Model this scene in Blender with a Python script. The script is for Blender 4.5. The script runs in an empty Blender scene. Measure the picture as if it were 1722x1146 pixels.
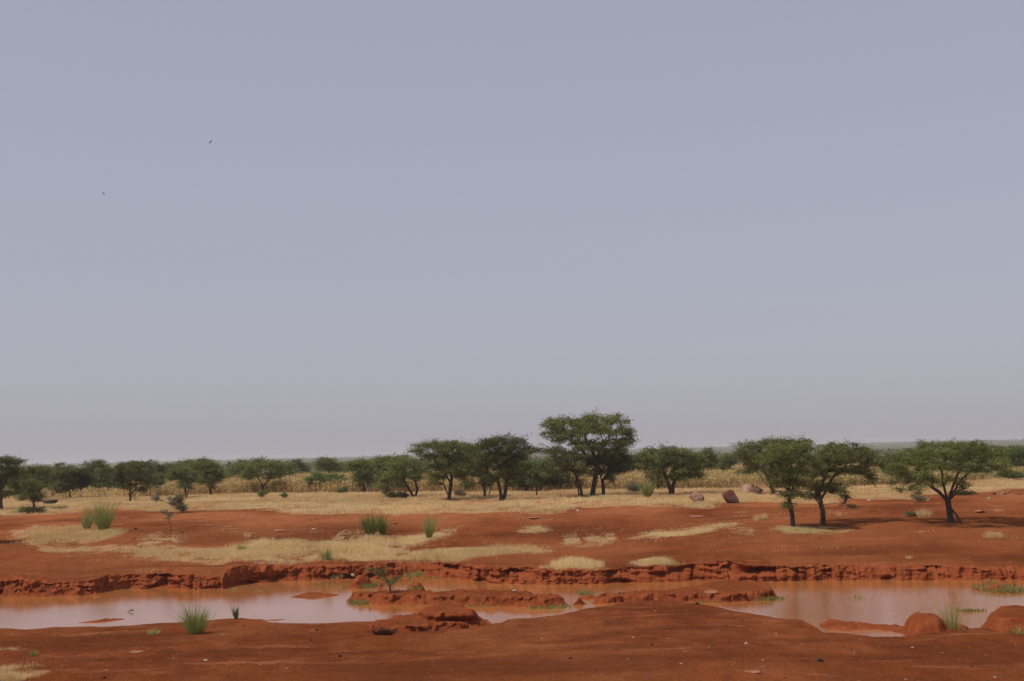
import bpy, math, random
import numpy as np
from mathutils import Matrix, Vector

# ------------------------------------------------------------------ camera, sky, sun, exposure
SC = bpy.context.scene
COL = SC.collection
H = 7.0                      # eye height above the pond's water
F = 2392.0                   # focal length in photograph pixels (50 mm on a 36 mm sensor)
PITCH = math.atan((767.0 - 573.0) / F)
ROLL = math.radians(1.35)
cam_data = bpy.data.cameras.new("camera")
cam = bpy.data.objects.new("camera", cam_data)
COL.objects.link(cam)
cam_data.lens = 50.0
cam_data.sensor_width = 36.0
cam_data.clip_start = 0.5
cam_data.clip_end = 40000.0
CAMROT = Matrix.Rotation(math.radians(90) + PITCH, 3, 'X') @ Matrix.Rotation(-ROLL, 3, 'Z')
cam.matrix_world = Matrix.Translation((0, 0, H)) @ CAMROT.to_4x4()
SC.camera = cam
RC = np.array(CAMROT)

SUN_EL = math.radians(55)
SUN_TO = Vector((-0.86, -0.50, 0)).normalized()          # horizontal direction towards the sun
SUN_DIR = Vector((SUN_TO.x * math.cos(SUN_EL), SUN_TO.y * math.cos(SUN_EL), math.sin(SUN_EL)))
world = bpy.data.worlds.new("World")
SC.world = world
world.use_nodes = True
wn = world.node_tree
bg = wn.nodes["Background"]
sky = wn.nodes.new("ShaderNodeTexSky")
sky.sky_type = 'NISHITA'
sky.sun_disc = False
sky.sun_elevation = SUN_EL
sky.sun_rotation = math.atan2(SUN_TO.x, SUN_TO.y)
sky.air_density = 1.0
sky.dust_density = 2.0
sky.ozone_density = 2.0
sky.altitude = 250
hs = wn.nodes.new("ShaderNodeHueSaturation")
hs.inputs["Saturation"].default_value = 0.75
wn.links.new(sky.outputs[0], hs.inputs["Color"])
dusty = wn.nodes.new("ShaderNodeMix"); dusty.data_type = 'RGBA'     # dust evens the whole sky out
dusty.inputs[0].default_value = 0.74
dusty.inputs[7].default_value = (2.93, 2.88, 3.46, 1)
wn.links.new(hs.outputs[0], dusty.inputs[6])
wn.links.new(dusty.outputs[2], bg.inputs["Color"])
bg.inputs["Strength"].default_value = 0.13
sun_data = bpy.data.lights.new("sun", 'SUN')
sun_data.energy = 3.2
sun_data.angle = math.radians(0.6)
sun_data.color = (1.0, 0.93, 0.82)
sun = bpy.data.objects.new("sun", sun_data)
COL.objects.link(sun)
sun.rotation_euler = (-SUN_DIR).to_track_quat('-Z', 'Y').to_euler()
SC.view_settings.view_transform = 'Standard'
SC.view_settings.look = 'None'
SC.view_settings.exposure = 0.0
SC.view_settings.gamma = 1.0
SC.cycles.use_denoising = True
SC.cycles.denoising_prefilter = 'ACCURATE'
SC.cycles.max_bounces = 6
SC.cycles.diffuse_bounces = 3
SC.cycles.glossy_bounces = 3
SC.cycles.transmission_bounces = 3
SC.cycles.transparent_max_bounces = 8
SC.cycles.volume_bounces = 1
SC.cycles.sample_clamp_indirect = 3.0

# ------------------------------------------------------------------ small helpers
def hash3(ix, iy, iz):
    n = (ix.astype(np.int64) * 374761393 + iy.astype(np.int64) * 668265263 + iz.astype(np.int64) * 2147483647 + 1274126177) & 0xFFFFFFFF
    n = ((n ^ (n >> 13)) * 1274126177) & 0xFFFFFFFF
    n = ((n ^ (n >> 16)) * 2246822519) & 0xFFFFFFFF
    return ((n ^ (n >> 15)) & 0xFFFFFF) / float(0xFFFFFF) * 2.0 - 1.0

def vnoise(x, y, z=0.0):
    x, y, z = np.broadcast_arrays(np.asarray(x, float), np.asarray(y, float), np.asarray(z, float))
    ix, iy, iz = np.floor(x), np.floor(y), np.floor(z)
    fx, fy, fz = x - ix, y - iy, z - iz
    fx, fy, fz = [t * t * t * (t * (t * 6 - 15) + 10) for t in (fx, fy, fz)]
    def h(a, b, c): return hash3(ix + a, iy + b, iz + c)
    def lerp(a, b, t): return a + (b - a) * t
    flat = not np.any(fz)
    r0 = lerp(lerp(h(0, 0, 0), h(1, 0, 0), fx), lerp(h(0, 1, 0), h(1, 1, 0), fx), fy)
    if flat: return r0
    r1 = lerp(lerp(h(0, 0, 1), h(1, 0, 1), fx), lerp(h(0, 1, 1), h(1, 1, 1), fx), fy)
    return lerp(r0, r1, fz)

def fbm(x, y, z=0.0, octaves=4, gain=0.5):
    t, a, f, s = 0.0, 1.0, 1.0, 0.0
    for k in range(octaves):
        t = t + a * vnoise(np.asarray(x) * f + 17.3 * k, np.asarray(y) * f + 9.1 * k, np.asarray(z) * f)
        s += a; a *= gain; f *= 2.03
    return t / s

def smooth(a, b, x):
    t = np.clip((np.asarray(x, float) - a) / (b - a), 0, 1)
    return t * t * (3 - 2 * t)

def ray(px, py):
    d = RC @ np.array([(px - 861.0) / F, (573.0 - py) / F, -1.0])
    return d / d[1]

def at_z(px, py, z):
    d = ray(px, py); t = (z - H) / d[2]
    return np.array([d[0] * t, t, z])

def at_y(px, py, y):
    d = ray(px, py)
    return np.array([d[0] * y, y, H + d[2] * y])

# ------------------------------------------------------------------ materials
def new_mat(name):
    m = bpy.data.materials.new(name); m.use_nodes = True
    nt = m.node_tree
    return m, nt, nt.nodes["Principled BSDF"]

def node(nt, kind, **kw):
    n = nt.nodes.new(kind)
    for k, v in kw.items(): setattr(n, k, v)
    return n

def mix(nt, fac, a, b, mode='MIX'):
    n = nt.nodes.new("ShaderNodeMix"); n.data_type = 'RGBA'; n.blend_type = mode
    for sock, v in ((n.inputs[0], fac), (n.inputs[6], a), (n.inputs[7], b)):
        if isinstance(v, (int, float)): sock.default_value = v
        elif isinstance(v, tuple): sock.default_value = (*v, 1.0)
        else: nt.links.new(v, sock)
    return n.outputs[2]

def noise(nt, scale, detail=4, rough=0.55, vec=None, lo=0.35, hi=0.65):
    n = nt.nodes.new("ShaderNodeTexNoise")
    n.inputs["Scale"].default_value = scale; n.inputs["Detail"].default_value = detail; n.inputs["Roughness"].default_value = rough
    if vec is not None: nt.links.new(vec, n.inputs["Vector"])
    r = nt.nodes.new("ShaderNodeMapRange"); r.inputs[1].default_value = lo; r.inputs[2].default_value = hi
    nt.links.new(n.outputs[0], r.inputs[0])
    return r.outputs[0]

def math_node(nt, op, a, b):
    n = nt.nodes.new("ShaderNodeMath"); n.operation = op; n.use_clamp = False
    for sock, v in ((n.inputs[0], a), (n.inputs[1], b)):
        if isinstance(v, (int, float)): sock.default_value = v
        else: nt.links.new(v, sock)
    return n.outputs[0]

def soil_material(name, masked):
    m, nt, bs = new_mat(name)
    geo = node(nt, "ShaderNodeNewGeometry")
    pos = geo.outputs["Position"]
    mp = node(nt, "ShaderNodeMapping"); mp.inputs["Scale"].default_value = (1, 0.45, 1)
    nt.links.new(pos, mp.inputs["Vector"])
    sv = mp.outputs[0]
    base = mix(nt, noise(nt, 0.22, 5, 0.6, sv), (0.148, 0.036, 0.0115), (0.238, 0.066, 0.0225))
    base = mix(nt, noise(nt, 1.3, 5, 0.65, sv, 0.42, 0.7), base, (0.118, 0.031, 0.0105))
    pale = math_node(nt, 'MULTIPLY', noise(nt, 0.6, 6, 0.7, sv, 0.58, 0.78), 0.55)
    base = mix(nt, pale, base, (0.36, 0.130, 0.052))
    patch = noise(nt, 0.07, 6, 0.62, sv, 0.45, 0.72)
    base = mix(nt, math_node(nt, 'MULTIPLY', patch, 0.7), base, (0.36, 0.130, 0.050))
    ms = node(nt, "ShaderNodeMapping"); ms.inputs["Scale"].default_value = (0.22, 0.8, 1); ms.inputs["Rotation"].default_value = (0, 0, 0.12)
    nt.links.new(pos, ms.inputs["Vector"])
    base = mix(nt, math_node(nt, 'MULTIPLY', noise(nt, 0.9, 6, 0.72, ms.outputs[0], 0.56, 0.68), 0.55), base, (0.38, 0.150, 0.068))
    base = mix(nt, math_node(nt, 'MULTIPLY', noise(nt, 0.5, 6, 0.7, ms.outputs[0], 0.54, 0.64), 0.6), base, (0.085, 0.024, 0.0095))
    speck = math_node(nt, 'MULTIPLY', noise(nt, 16.0, 4, 0.8, pos, 0.53, 0.66), 0.5)
    base = mix(nt, speck, base, (0.34, 0.130, 0.058))
    grit = math_node(nt, 'MULTIPLY', noise(nt, 11.0, 4, 0.8, pos, 0.46, 0.70), 0.75)
    base = mix(nt, grit, base, (0.080, 0.023, 0.009))
    if masked:
        at = node(nt, "ShaderNodeAttribute"); at.attribute_name = "mask"
        sp = node(nt, "ShaderNodeSeparateColor"); nt.links.new(at.outputs["Color"], sp.inputs[0])
        straw = mix(nt, noise(nt, 0.5, 5, 0.6, sv), (0.46, 0.31, 0.145), (0.60, 0.43, 0.22))
        straw = mix(nt, noise(nt, 2.5, 4, 0.6, sv, 0.5, 0.75), straw, (0.27, 0.12, 0.05))
        sf = math_node(nt, 'MULTIPLY', sp.outputs[0], noise(nt, 1.6, 5, 0.65, sv, 0.25, 0.55))
        clay = mix(nt, noise(nt, 2.0, 5, 0.7, pos), (0.205, 0.048, 0.017), (0.295, 0.082, 0.031))
        base = mix(nt, sp.outputs[2], base, clay)
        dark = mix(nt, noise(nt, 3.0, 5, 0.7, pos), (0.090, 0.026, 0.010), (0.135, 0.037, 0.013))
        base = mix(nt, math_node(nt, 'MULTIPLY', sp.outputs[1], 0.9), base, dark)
        base = mix(nt, math_node(nt, 'MULTIPLY', at.outputs["Alpha"], 0.75), base, mix(nt, noise(nt, 0.9, 6, 0.7, sv, .3, .7), (0.26, 0.080, 0.028), (0.40, 0.150, 0.064)))
        base = mix(nt, sf, base, straw)
        sy = node(nt, "ShaderNodeSeparateXYZ"); nt.links.new(pos, sy.inputs[0])
        fr = node(nt, "ShaderNodeMapRange"); fr.inputs[1].default_value = 380.0; fr.inputs[2].default_value = 520.0; fr.inputs[4].default_value = 0.85
        nt.links.new(sy.outputs[1], fr.inputs[0])        # beyond the fields low green scrub covers the plain
        scrub = mix(nt, noise(nt, 0.03, 5, 0.65, sv, .35, .65), (0.065, 0.068, 0.030), (0.125, 0.105, 0.048))
        base = mix(nt, fr.outputs[0], base, scrub)
    else:
        base = mix(nt, 0.55, base, mix(nt, noise(nt, 2.0, 5, 0.7, pos), (0.195, 0.046, 0.016), (0.285, 0.080, 0.03)))
    nt.links.new(base, bs.inputs["Base Color"])
    bs.inputs["Roughness"].default_value = 1.0
    bs.inputs["Specular IOR Level"].default_value = 0.0
    b1 = node(nt, "ShaderNodeBump"); b1.inputs["Strength"].default_value = 0.55; b1.inputs["Distance"].default_value = 0.10
    nt.links.new(noise(nt, 5.0, 6, 0.65, pos, 0.2, 0.8), b1.inputs["Height"])
    b2 = node(nt, "ShaderNodeBump"); b2.inputs["Strength"].default_value = 0.6; b2.inputs["Distance"].default_value = 0.03
    nt.links.new(noise(nt, 22.0, 3, 0.6, pos, 0.2, 0.8), b2.inputs["Height"]); nt.links.new(b1.outputs[0], b2.inputs["Normal"])
    nt.links.new(b2.outputs[0], bs.inputs["Normal"])
    return m

def tint_material(name, dark, light, rough=0.8, translucent=0.0, extra=None, each=False):
    """colour by a per-vertex 'tint' value that is the plant's own colour variation"""
    m, nt, bs = new_mat(name)
    at = node(nt, "ShaderNodeAttribute"); at.attribute_name = "tint"
    sp = node(nt, "ShaderNodeSeparateColor"); nt.links.new(at.outputs["Color"], sp.inputs[0])
    c = mix(nt, sp.outputs[0], dark, light)
    if extra: c = mix(nt, sp.outputs[1], c, extra)
    if each:          # every plant has its own leaf colour
        oi = node(nt, "ShaderNodeObjectInfo"); hv = node(nt, "ShaderNodeHueSaturation")
        for k, (lo, hi) in (("Value", (0.84, 1.18)), ("Hue", (0.488, 0.512))):
            mr = node(nt, "ShaderNodeMapRange"); mr.inputs[3].default_value = lo; mr.inputs[4].default_value = hi
            nt.links.new(oi.outputs["Random"], mr.inputs[0]); nt.links.new(mr.outputs[0], hv.inputs[k])
        nt.links.new(c, hv.inputs["Color"]); c = hv.outputs[0]
    nt.links.new(c, bs.inputs["Base Color"])
    bs.inputs["Roughness"].default_value = rough
    bs.inputs["Specular IOR Level"].default_value = 0.25
    if translucent:
        tr = node(nt, "ShaderNodeBsdfTranslucent"); nt.links.new(c, tr.inputs["Color"])
        mx = node(nt, "ShaderNodeMixShader"); mx.inputs[0].default_value = translucent
        nt.links.new(bs.outputs[0], mx.inputs[1]); nt.links.new(tr.outputs[0], mx.inputs[2])
        nt.links.new(mx.outputs[0], nt.nodes["Material Output"].inputs["Surface"])
    return m

def noise_material(name, a, b, scale, rough=0.9, bump=0.3, c=None):
    m, nt, bs = new_mat(name)
    tc = node(nt, "ShaderNodeTexCoord")
    col = mix(nt, noise(nt, scale, 5, 0.65, tc.outputs["Object"]), a, b)
    if c: col = mix(nt, noise(nt, scale * 0.35, 4, 0.6, tc.outputs["Object"], 0.5, 0.6), col, c)
    nt.links.new(col, bs.inputs["Base Color"])
    bs.inputs["Roughness"].default_value = rough; bs.inputs["Specular IOR Level"].default_value = 0.2
    bp = node(nt, "ShaderNodeBump"); bp.inputs["Strength"].default_value = bump; bp.inputs["Distance"].default_value = 0.05
    nt.links.new(noise(nt, scale * 3, 5, 0.7, tc.outputs["Object"], 0.2, 0.8), bp.inputs["Height"])
    nt.links.new(bp.outputs[0], bs.inputs["Normal"])
    return m

M_GROUND = soil_material("red_laterite", True)
M_MUD = soil_material("red_mud", True)
M_LEAF = tint_material("acacia_leaves", (0.066, 0.082, 0.020), (0.22, 0.24, 0.066), 0.8, 0.3, (0.18, 0.14, 0.055), True)
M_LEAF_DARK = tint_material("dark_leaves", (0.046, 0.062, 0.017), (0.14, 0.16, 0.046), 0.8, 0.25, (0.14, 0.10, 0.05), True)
M_LEAF_GREEN = tint_material("green_leaves", (0.055, 0.090, 0.022), (0.15, 0.22, 0.055), 0.75, 0.3, (0.18, 0.16, 0.055), True)
M_LEAF_GREY = tint_material("grey_leaves", (0.11, 0.105, 0.052), (0.28, 0.265, 0.15), 0.8, 0.25, (0.20, 0.14, 0.08))
M_BARK = noise_material("bark", (0.045, 0.030, 0.022), (0.11, 0.078, 0.055), 4.0, 0.95, 0.6)
M_GRASS = tint_material("dry_grass_blades", (0.60, 0.425, 0.19), (0.88, 0.69, 0.37), 0.9, 0.45, (0.58, 0.48, 0.21))
M_MILLET = tint_material("millet_stalks", (0.32, 0.20, 0.075), (0.70, 0.49, 0.22), 0.8, 0.35, (0.24, 0.25, 0.085))
M_BROOM = tint_material("broom_stems", (0.17, 0.20, 0.050), (0.40, 0.42, 0.13), 0.8, 0.35, (0.52, 0.42, 0.17))
M_SHORE = tint_material("shore_grass_blades", (0.085, 0.115, 0.027), (0.25, 0.28, 0.07), 0.8, 0.25, (0.32, 0.23, 0.09))
M_ROCK = noise_material("weathered_rock", (0.29, 0.165, 0.11), (0.42, 0.27, 0.19), 2.2, 0.9, 0.8, (0.15, 0.075, 0.05))
M_ROCK_DARK = noise_material("dark_ironstone", (0.10, 0.042, 0.027), (0.25, 0.105, 0.066), 1.6, 0.85, 0.6, (0.07, 0.04, 0.035))
M_PEBBLE = tint_material("pebble_stone", (0.045, 0.022, 0.016), (0.42, 0.25, 0.16), 0.9, 0, (0.17, 0.052, 0.023))
M_PALE = noise_material("pale_stone", (0.33, 0.235, 0.17), (0.45, 0.35, 0.27), 6.0, 0.9, 0.3)
M_SLAB = noise_material("pink_slab", (0.24, 0.085, 0.042), (0.36, 0.15, 0.085), 2.0, 0.9, 0.4)
M_CHAR = noise_material("charred", (0.02, 0.016, 0.015), (0.05, 0.035, 0.03), 8.0, 0.9, 0.4)
M_BIRD = noise_material("bird_feathers", (0.015, 0.014, 0.014), (0.035, 0.03, 0.028), 8.0, 0.8, 0.1)

def water_material():
    m, nt, bs = new_mat("muddy_water")
    geo = node(nt, "ShaderNodeNewGeometry")
    c = mix(nt, noise(nt, 0.12, 3, 0.5, geo.outputs["Position"]), (0.345, 0.122, 0.034), (0.40, 0.155, 0.050))
    nt.links.new(c, bs.inputs["Base Color"])
    bs.inputs["Roughness"].default_value = 0.10
    bs.inputs["Specular IOR Level"].default_value = 0.5
    bs.inputs["IOR"].default_value = 1.33
    mp = node(nt, "ShaderNodeMapping"); mp.inputs["Scale"].default_value = (1.0, 1.0, 1.0)
    mp.inputs["Rotation"].default_value = (0, 0, 0.5)
    nt.links.new(geo.outputs["Position"], mp.inputs["Vector"])
    bp = node(nt, "ShaderNodeBump"); bp.inputs["Strength"].default_value = 0.20; bp.inputs["Distance"].default_value = 0.05
    nt.links.new(noise(nt, 3.2, 3, 0.55, mp.outputs[0], 0.2, 0.8), bp.inputs["Height"])
    sx = node(nt, "ShaderNodeSeparateXYZ"); nt.links.new(geo.outputs["Position"], sx.inputs[0])
    wind = node(nt, "ShaderNodeMapRange")          # the open right pool is ruffled by wind, the left one is calm
    for k, v in ((1, -4.0), (2, 8.0), (3, 0.07), (4, 0.24)): wind.inputs[k].default_value = v
    nt.links.new(sx.outputs[0], wind.inputs[0]); nt.links.new(wind.outputs[0], bp.inputs["Strength"])
    nt.links.new(bp.outputs[0], bs.inputs["Normal"])
    return m
M_WATER = water_material()

# ------------------------------------------------------------------ mesh helpers
def make_mesh(name, V, faces, mat, attr=None, attr_name="tint", smooth_shade=False):
    """V (n,3); faces: list of int arrays (m,k)"""
    me = bpy.data.meshes.new(name)
    V = np.asarray(V, np.float32)
    loops = np.concatenate([f.reshape(-1) for f in faces]).astype(np.int32)
    sizes = np.concatenate([np.full(len(f), f.shape[1], np.int32) for f in faces])
    starts = np.concatenate(([0], np.cumsum(sizes)[:-1])).astype(np.int32)
    me.vertices.add(len(V)); me.vertices.foreach_set("co", V.reshape(-1))
    me.loops.add(len(loops)); me.loops.foreach_set("vertex_index", loops)
    me.polygons.add(len(sizes)); me.polygons.foreach_set("loop_start", starts); me.polygons.foreach_set("loop_total", sizes)
    if smooth_shade: me.polygons.foreach_set("use_smooth", np.ones(len(sizes), bool))
    if attr is not None:
        a = me.attributes.new(attr_name, 'FLOAT_COLOR', 'POINT')
        c = np.zeros((len(V), 4), np.float32); c[:, 3] = 0 if attr_name == 'mask' else 1
        attr = np.asarray(attr, np.float32)
        if attr.ndim == 1: c[:, 0] = attr
        else: c[:, :attr.shape[1]] = attr
        a.data.foreach_set("color", c.reshape(-1))
    me.update(calc_edges=True)
    me.validate()
    if mat: me.materials.append(mat)
    return me

def link(name, me, loc=(0, 0, 0), parent=None):
    o = bpy.data.objects.new(name, me); COL.objects.link(o)
    o.location = loc
    if parent: o.parent = parent
    return o

def tag(o, label=None, cat=None, group=None, kind=None):
    if label: o["label"] = label
    if cat: o["category"] = cat
    if group: o["group"] = group
    if kind: o["kind"] = kind
    return o

def grid_faces(nr, nc):
    i = np.arange(nr - 1)[:, None] * nc + np.arange(nc - 1)[None, :]
    i = i.reshape(-1)
    return np.stack([i, i + 1, i + nc + 1, i + nc], 1)

# ------------------------------------------------------------------ the lie of the land
NEAR = [(-120,1060),(0,1056.5),(46,1058.5),(89,1055),(128,1054),(184,1054.5),(204,1053),(230,1051),(268,1048),(301,1047.4),(358,1043),(376,1041),(409,1040),(440,1042),(451,1047),
        (497,1049),(548,1048),(599,1045.5),(650,1044),(700,1046),(800,1050),(812,1050.7),(830,1049.5),(844,1047.5),(853,1041.5),(896,1039),(947,1033),(983,1024),(1029,1018.5),
        (1057,1011.5),(1100,1010.5),(1147,1012.5),(1175,1016.5),(1198,1019),(1238,1028),(1280,1034.5),(1307,1040),(1349,1043.5),(1363,1050.5),(1383,1063),(1425,1066),(1470,1071.5),(1514,1071),
        (1545,1067),(1612,1059),(1640,1057.5),(1722,1054),(1850,1050)]
ZC = [(-120,.3),(950,.3),(1040,.36),(1180,.44),(1240,.40),(1363,.36),(1390,.22),(1520,.18),(1640,.25),(1850,.3)]
FAR = [(-120,1004),(0,1002),(82,1002.5),(128,1001),(169,998),(175,995),(217,990.7),(255,990),(306,992),(376,991),(381,988),(420,983),(450,981),(461,979),(522,976.7),(573,976.7),(640,973),(701,970),
       (765,974),(803,979),(860,982),(917,984),(993,983.5),(1070,981),(1172,978),(1240,981),(1296,978.5),(1345,978),(1397,976.6),(1492,976.6),(1562,975.7),(1722,976.5),(1850,976)]
TOP = [(-120,976),(0,974),(33,970),(69,976.6),(112,979),(138,976.6),(194,967),(243,966),(319,966),(375,967),(381,959),(393,952),(440,951),(471,950),(527,950),(573,948.5),(688,947),(714,946.5),(765,948.5),
       (803,950),(860,954),(924,959),(968,956.6),(1019,956.6),(1095,953),(1134,953),(1182,947),(1203,941.5),(1213,945),(1280,949),(1296,952),(1405,950),(1520,951),(1570,952),(1722,955),(1850,955)]
_zcx = np.array(ZC, float)
def line_at_z(pts, zs):
    P = np.array([at_z(px, py, z) for (px, py), z in zip(pts, zs)])
    return P[:, 0] / P[:, 1], P[:, 1]
near_u, near_y = line_at_z(NEAR, [float(np.interp(p[0], _zcx[:, 0], _zcx[:, 1])) for p in NEAR])
near_z = np.array([float(np.interp(p[0], _zcx[:, 0], _zcx[:, 1])) for p in NEAR])
far_u, far_y = line_at_z(FAR, [0.0] * len(FAR))
_top = []
for px, py in TOP:
    u = ray(px, py)[0]
    yf = float(np.interp(u, far_u, far_y))
    _top.append((u, at_y(px, py, yf + 0.7)[2]))
top_u = np.array([t[0] for t in _top]); top_z = np.array([t[1] for t in _top])

def U_of(px, py=900): return ray(px, py)[0]

PL = np.array([(60, .75), (84, .85), (92, 1.15), (101, 1.62), (110, 2.0), (118, 2.2), (135, 2.3), (170, 2.42), (300, 2.6), (420, 2.3), (700, 1.2), (1500, -0.5), (3000, 0.0), (9000, 5.0), (20000, 5.0)])
PR = np.array([(60, .75), (76, .85), (82, 1.1), (88, 1.7), (93, 2.0), (110, 2.05), (135, 2.2), (170, 2.4), (300, 2.6), (420, 2.3), (700, 1.2), (1500, -0.5), (3000, 0.0), (9000, 5.0), (20000, 5.0)])
U1, U2 = U_of(1020), U_of(1330)

def profile(u, y):
    a = np.interp(y, PL[:, 0], PL[:, 1]); b = np.interp(y, PR[:, 0], PR[:, 1])
    w = smooth(U1, U2, u)
    return a + (b - a) * w

_us = np.linspace(-0.7, 0.7, 2801)
_k = np.exp(-0.5 * (np.arange(-160, 161) * 0.0005 / 0.022) ** 2); _k /= _k.sum()
_pad = lambda a: np.concatenate([np.full(160, a[0]), a, np.full(160, a[-1])])
near_ys = np.convolve(_pad(np.interp(_us, near_u, near_y)), _k, 'valid'); near_zs = np.convolve(_pad(np.interp(_us, near_u, near_z)), _k, 'valid')

def lines(u):
    yn = np.interp(u, near_u, near_y); zn = np.interp(u, near_u, near_z)
    yf = np.interp(u, far_u, far_y); zt = np.interp(u, top_u, top_z)
    yn = yn + 0.10 * fbm(u * 160, 3.1, octaves=3)
    yf = yf + 0.30 * fbm(u * 110, 7.7, octaves=5, gain=.6)
    zt = zt + 0.10 * fbm(u * 130, 1.7, octaves=4)
    return yn, zn, yf, zt

FACE = 0.7
def ground_z(x, y):
    x = np.asarray(x, float); y = np.asarray(y, float)
    u = x / np.maximum(y, 1.0)
    yn, zn, yf, zt = lines(u)
    # the near flat
    s = np.maximum(yn - y, 0)
    rough = 0.07 * fbm(x * .45, y * .45, octaves=3) + 0.03 * fbm(x * 1.8, y * 1.8, octaves=4, gain=.6)
    ys = np.interp(u, _us, near_ys); zs_ = np.interp(u, _us, near_zs)
    zl = zs_ + (zn - zs_) * np.exp(-s / 1.6)
    zin = zl - 0.13 * (1 - np.exp(-s / 1.3)) * smooth(0.15, 0.3, zl) + 0.45 * (1 - np.exp(-np.maximum(ys - y - 2, 0) / 14.0))
    zin = zin + rough * smooth(0, 2.5, s) + 0.03 * fbm(x * 1.3, y * 1.3, octaves=2)
    # under water
    zb = np.maximum(zn - np.maximum(y - yn, 0) * 1.1 - 0.02, -0.4)
    zb = np.maximum(zb, np.where(y > yf - 1.5, -0.4 + 0.4 * smooth(0, 1, (y - yf + 1.5) / 1.5), -0.4))
    # bank face
    t = np.clip((y - yf) / FACE, 0, 1)
    zfce = zt * (0.25 * t + 0.75 * smooth(0.05, 0.75, t))
    # beyond
    yt = yf + FACE
    d = np.maximum(y - yt, 0)
    zp = profile(u, np.maximum(y, yt)) + (zt - profile(u, yt)) * np.exp(-d / 4.0)
    amp = smooth(0, 6, d)
    slope_zone = smooth(84, 92, y) * (1 - smooth(118, 128, y))
    zp = zp + amp * (0.05 * fbm(x * .16, y * .13, octaves=3) + 0.018 * fbm(x * .8, y * .8, octaves=3)) + slope_zone * (0.26 * fbm(x * .15 + 5, y * .12, octaves=4) + 0.06 * fbm(x * .7 + 5, y * .6, octaves=3))
    far = smooth(400, 2000, y)
    zp = zp + far * 3.0 * fbm(x * .0011, y * .0006, octaves=3) * 0.6
    # a slow rise of the land to the skyline
    zp = zp + smooth(2200, 6500, y) * (9.0 + 9.0 * smooth(-0.1, 0.3, u))
    return np.where(y <= yn, zin, np.where(y < yf, zb, np.where(y < yt, zfce, zp)))

_T = np.geomspace(36.0, 9000.0, 5000)
def hit(px, py):
    d = ray(px, py)
    x = d[0] * _T; z = H + d[2] * _T
    g = ground_z(x, _T) - z
    g0 = np.where(_T > 2, g, -1)
    k = np.argmax(g0 >= 0) if np.any(g0 >= 0) else len(_T) - 1
    if k == 0: k = 1
    a, b = g[k - 1], g[k]
    w = 0.0 if a == b else np.clip(-a / (b - a), 0, 1)
    t = _T[k - 1] + (_T[k] - _T[k - 1]) * w
    return np.array([d[0] * t, t, float(ground_z(np.array([d[0] * t]), np.array([t]))[0])])

def ground_poly(pts):
    return np.array([hit(px, py)[:2] for px, py in pts])

def inside(poly, x, y):
    r = np.zeros(x.shape, bool)
    n = len(poly)
    for i in range(n):
        x0, y0 = poly[i]; x1, y1 = poly[(i + 1) % n]
        if y0 == y1: continue
        c = (y0 > y) != (y1 > y)
        r ^= c & (x < (x1 - x0) * (y - y0) / (y1 - y0) + x0)
    return r

# dry grass patches, traced on the ground
GRASS = {
 'plain': [(-90,870),(0,868),(90,866),(123,862),(190,856),(240,860),(314,860),(440,857),(497,866),(606,865),(701,865),(860,861),(891,865),(937,865),(973,856),(1034,852),(1134,854),(1208,856),(1209,847),
           (1249,845),(1307,846),(1406,848),(1430,840),(1543,841),(1545,833),(1619,831),(1722,822),(1800,820),(1800,806),(1722,806),(1600,812),(1450,818),(1200,822),(1000,824),(860,827),(640,830),(440,830),(300,834),(100,842),(-90,845)],
 'left_high': [(15,903),(31,891),(89,888),(138,883),(204,893),(199,903),(158,914),(84,909),(56,916)],
 'left_low': [(59,914),(64,924),(128,930),(255,937),(281,945),(440,947),(548,946),(688,943),(714,946),(778,945),(803,941),(860,931),(904,931),(937,926),(899,920),(840,918),(803,923),(714,929),(668,920),(665,903),(640,897),(599,891),(591,906),
              (594,916),(555,914),(458,911),(420,908),(399,919),(358,924),(294,924),(268,919),(192,919),(123,921)],
 'tongue_a': [(281,915),(276,905),(245,896),(258,912),(268,919),(294,924)],
 'tongue_b': [(552,916),(563,903),(578,891),(574,905),(570,916)],
 'tongue_c': [(668,920),(665,903),(709,901),(739,891),(778,883),(750,903),(715,910),(690,925)],
 'bank_a': [(909,955),(929,942),(1003,942),(1022,956),(968,957)],
 'bank_b': [(1055,948),(1095,936),(1154,941),(1129,951),(1090,951)],
 'right_a': [(1040,907),(1090,893),(1160,888),(1230,878),(1250,882),(1180,897),(1090,907)],
 'right_b': [(950,915),(968,897),(966,917)], 'right_c': [(985,918),(1030,895),(1035,902),(1002,919)],
 'right_d': [(1290,890),(1330,886),(1430,888),(1437,892),(1370,900),(1300,896)],
 'right_e': [(1232,896),(1250,885),(1262,890),(1240,902)],
 'mid_a': [(870,893),(900,882),(930,888),(905,898)],
 'corner': [(-60,1128),(20,1122),(62,1128),(76,1138),(40,1140),(0,1150),(-60,1155)],
 'strip': [(-60,1094),(30,1088),(95,1089),(50,1095),(0,1100),(-60,1104)],
}
GPOLY = {k: ground_poly(v) for k, v in GRASS.items()}
DARK = [((1050,1044),(45,9)), ((1028,1090),(20,3)), ((1160,1032),(70,12)), ((720,1060),(70,4)), ((560,893),(170,22)), ((330,893),(110,10)), ((950,893),(110,14)), ((1480,925),(220,12)), ((1640,1100),(200,30)), ((150,1080),(200,18)), ((860,1120),(500,22)), ((330,905),(110,10)), ((860,900),(70,9)), ((1450,872),(130,3)), ((650,1100),(200,6)), ((1000,1070),(160,6)), ((40,912),(45,9))]  # dark soil, plus painted cast shade by the drooping acacia and left edge

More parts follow.
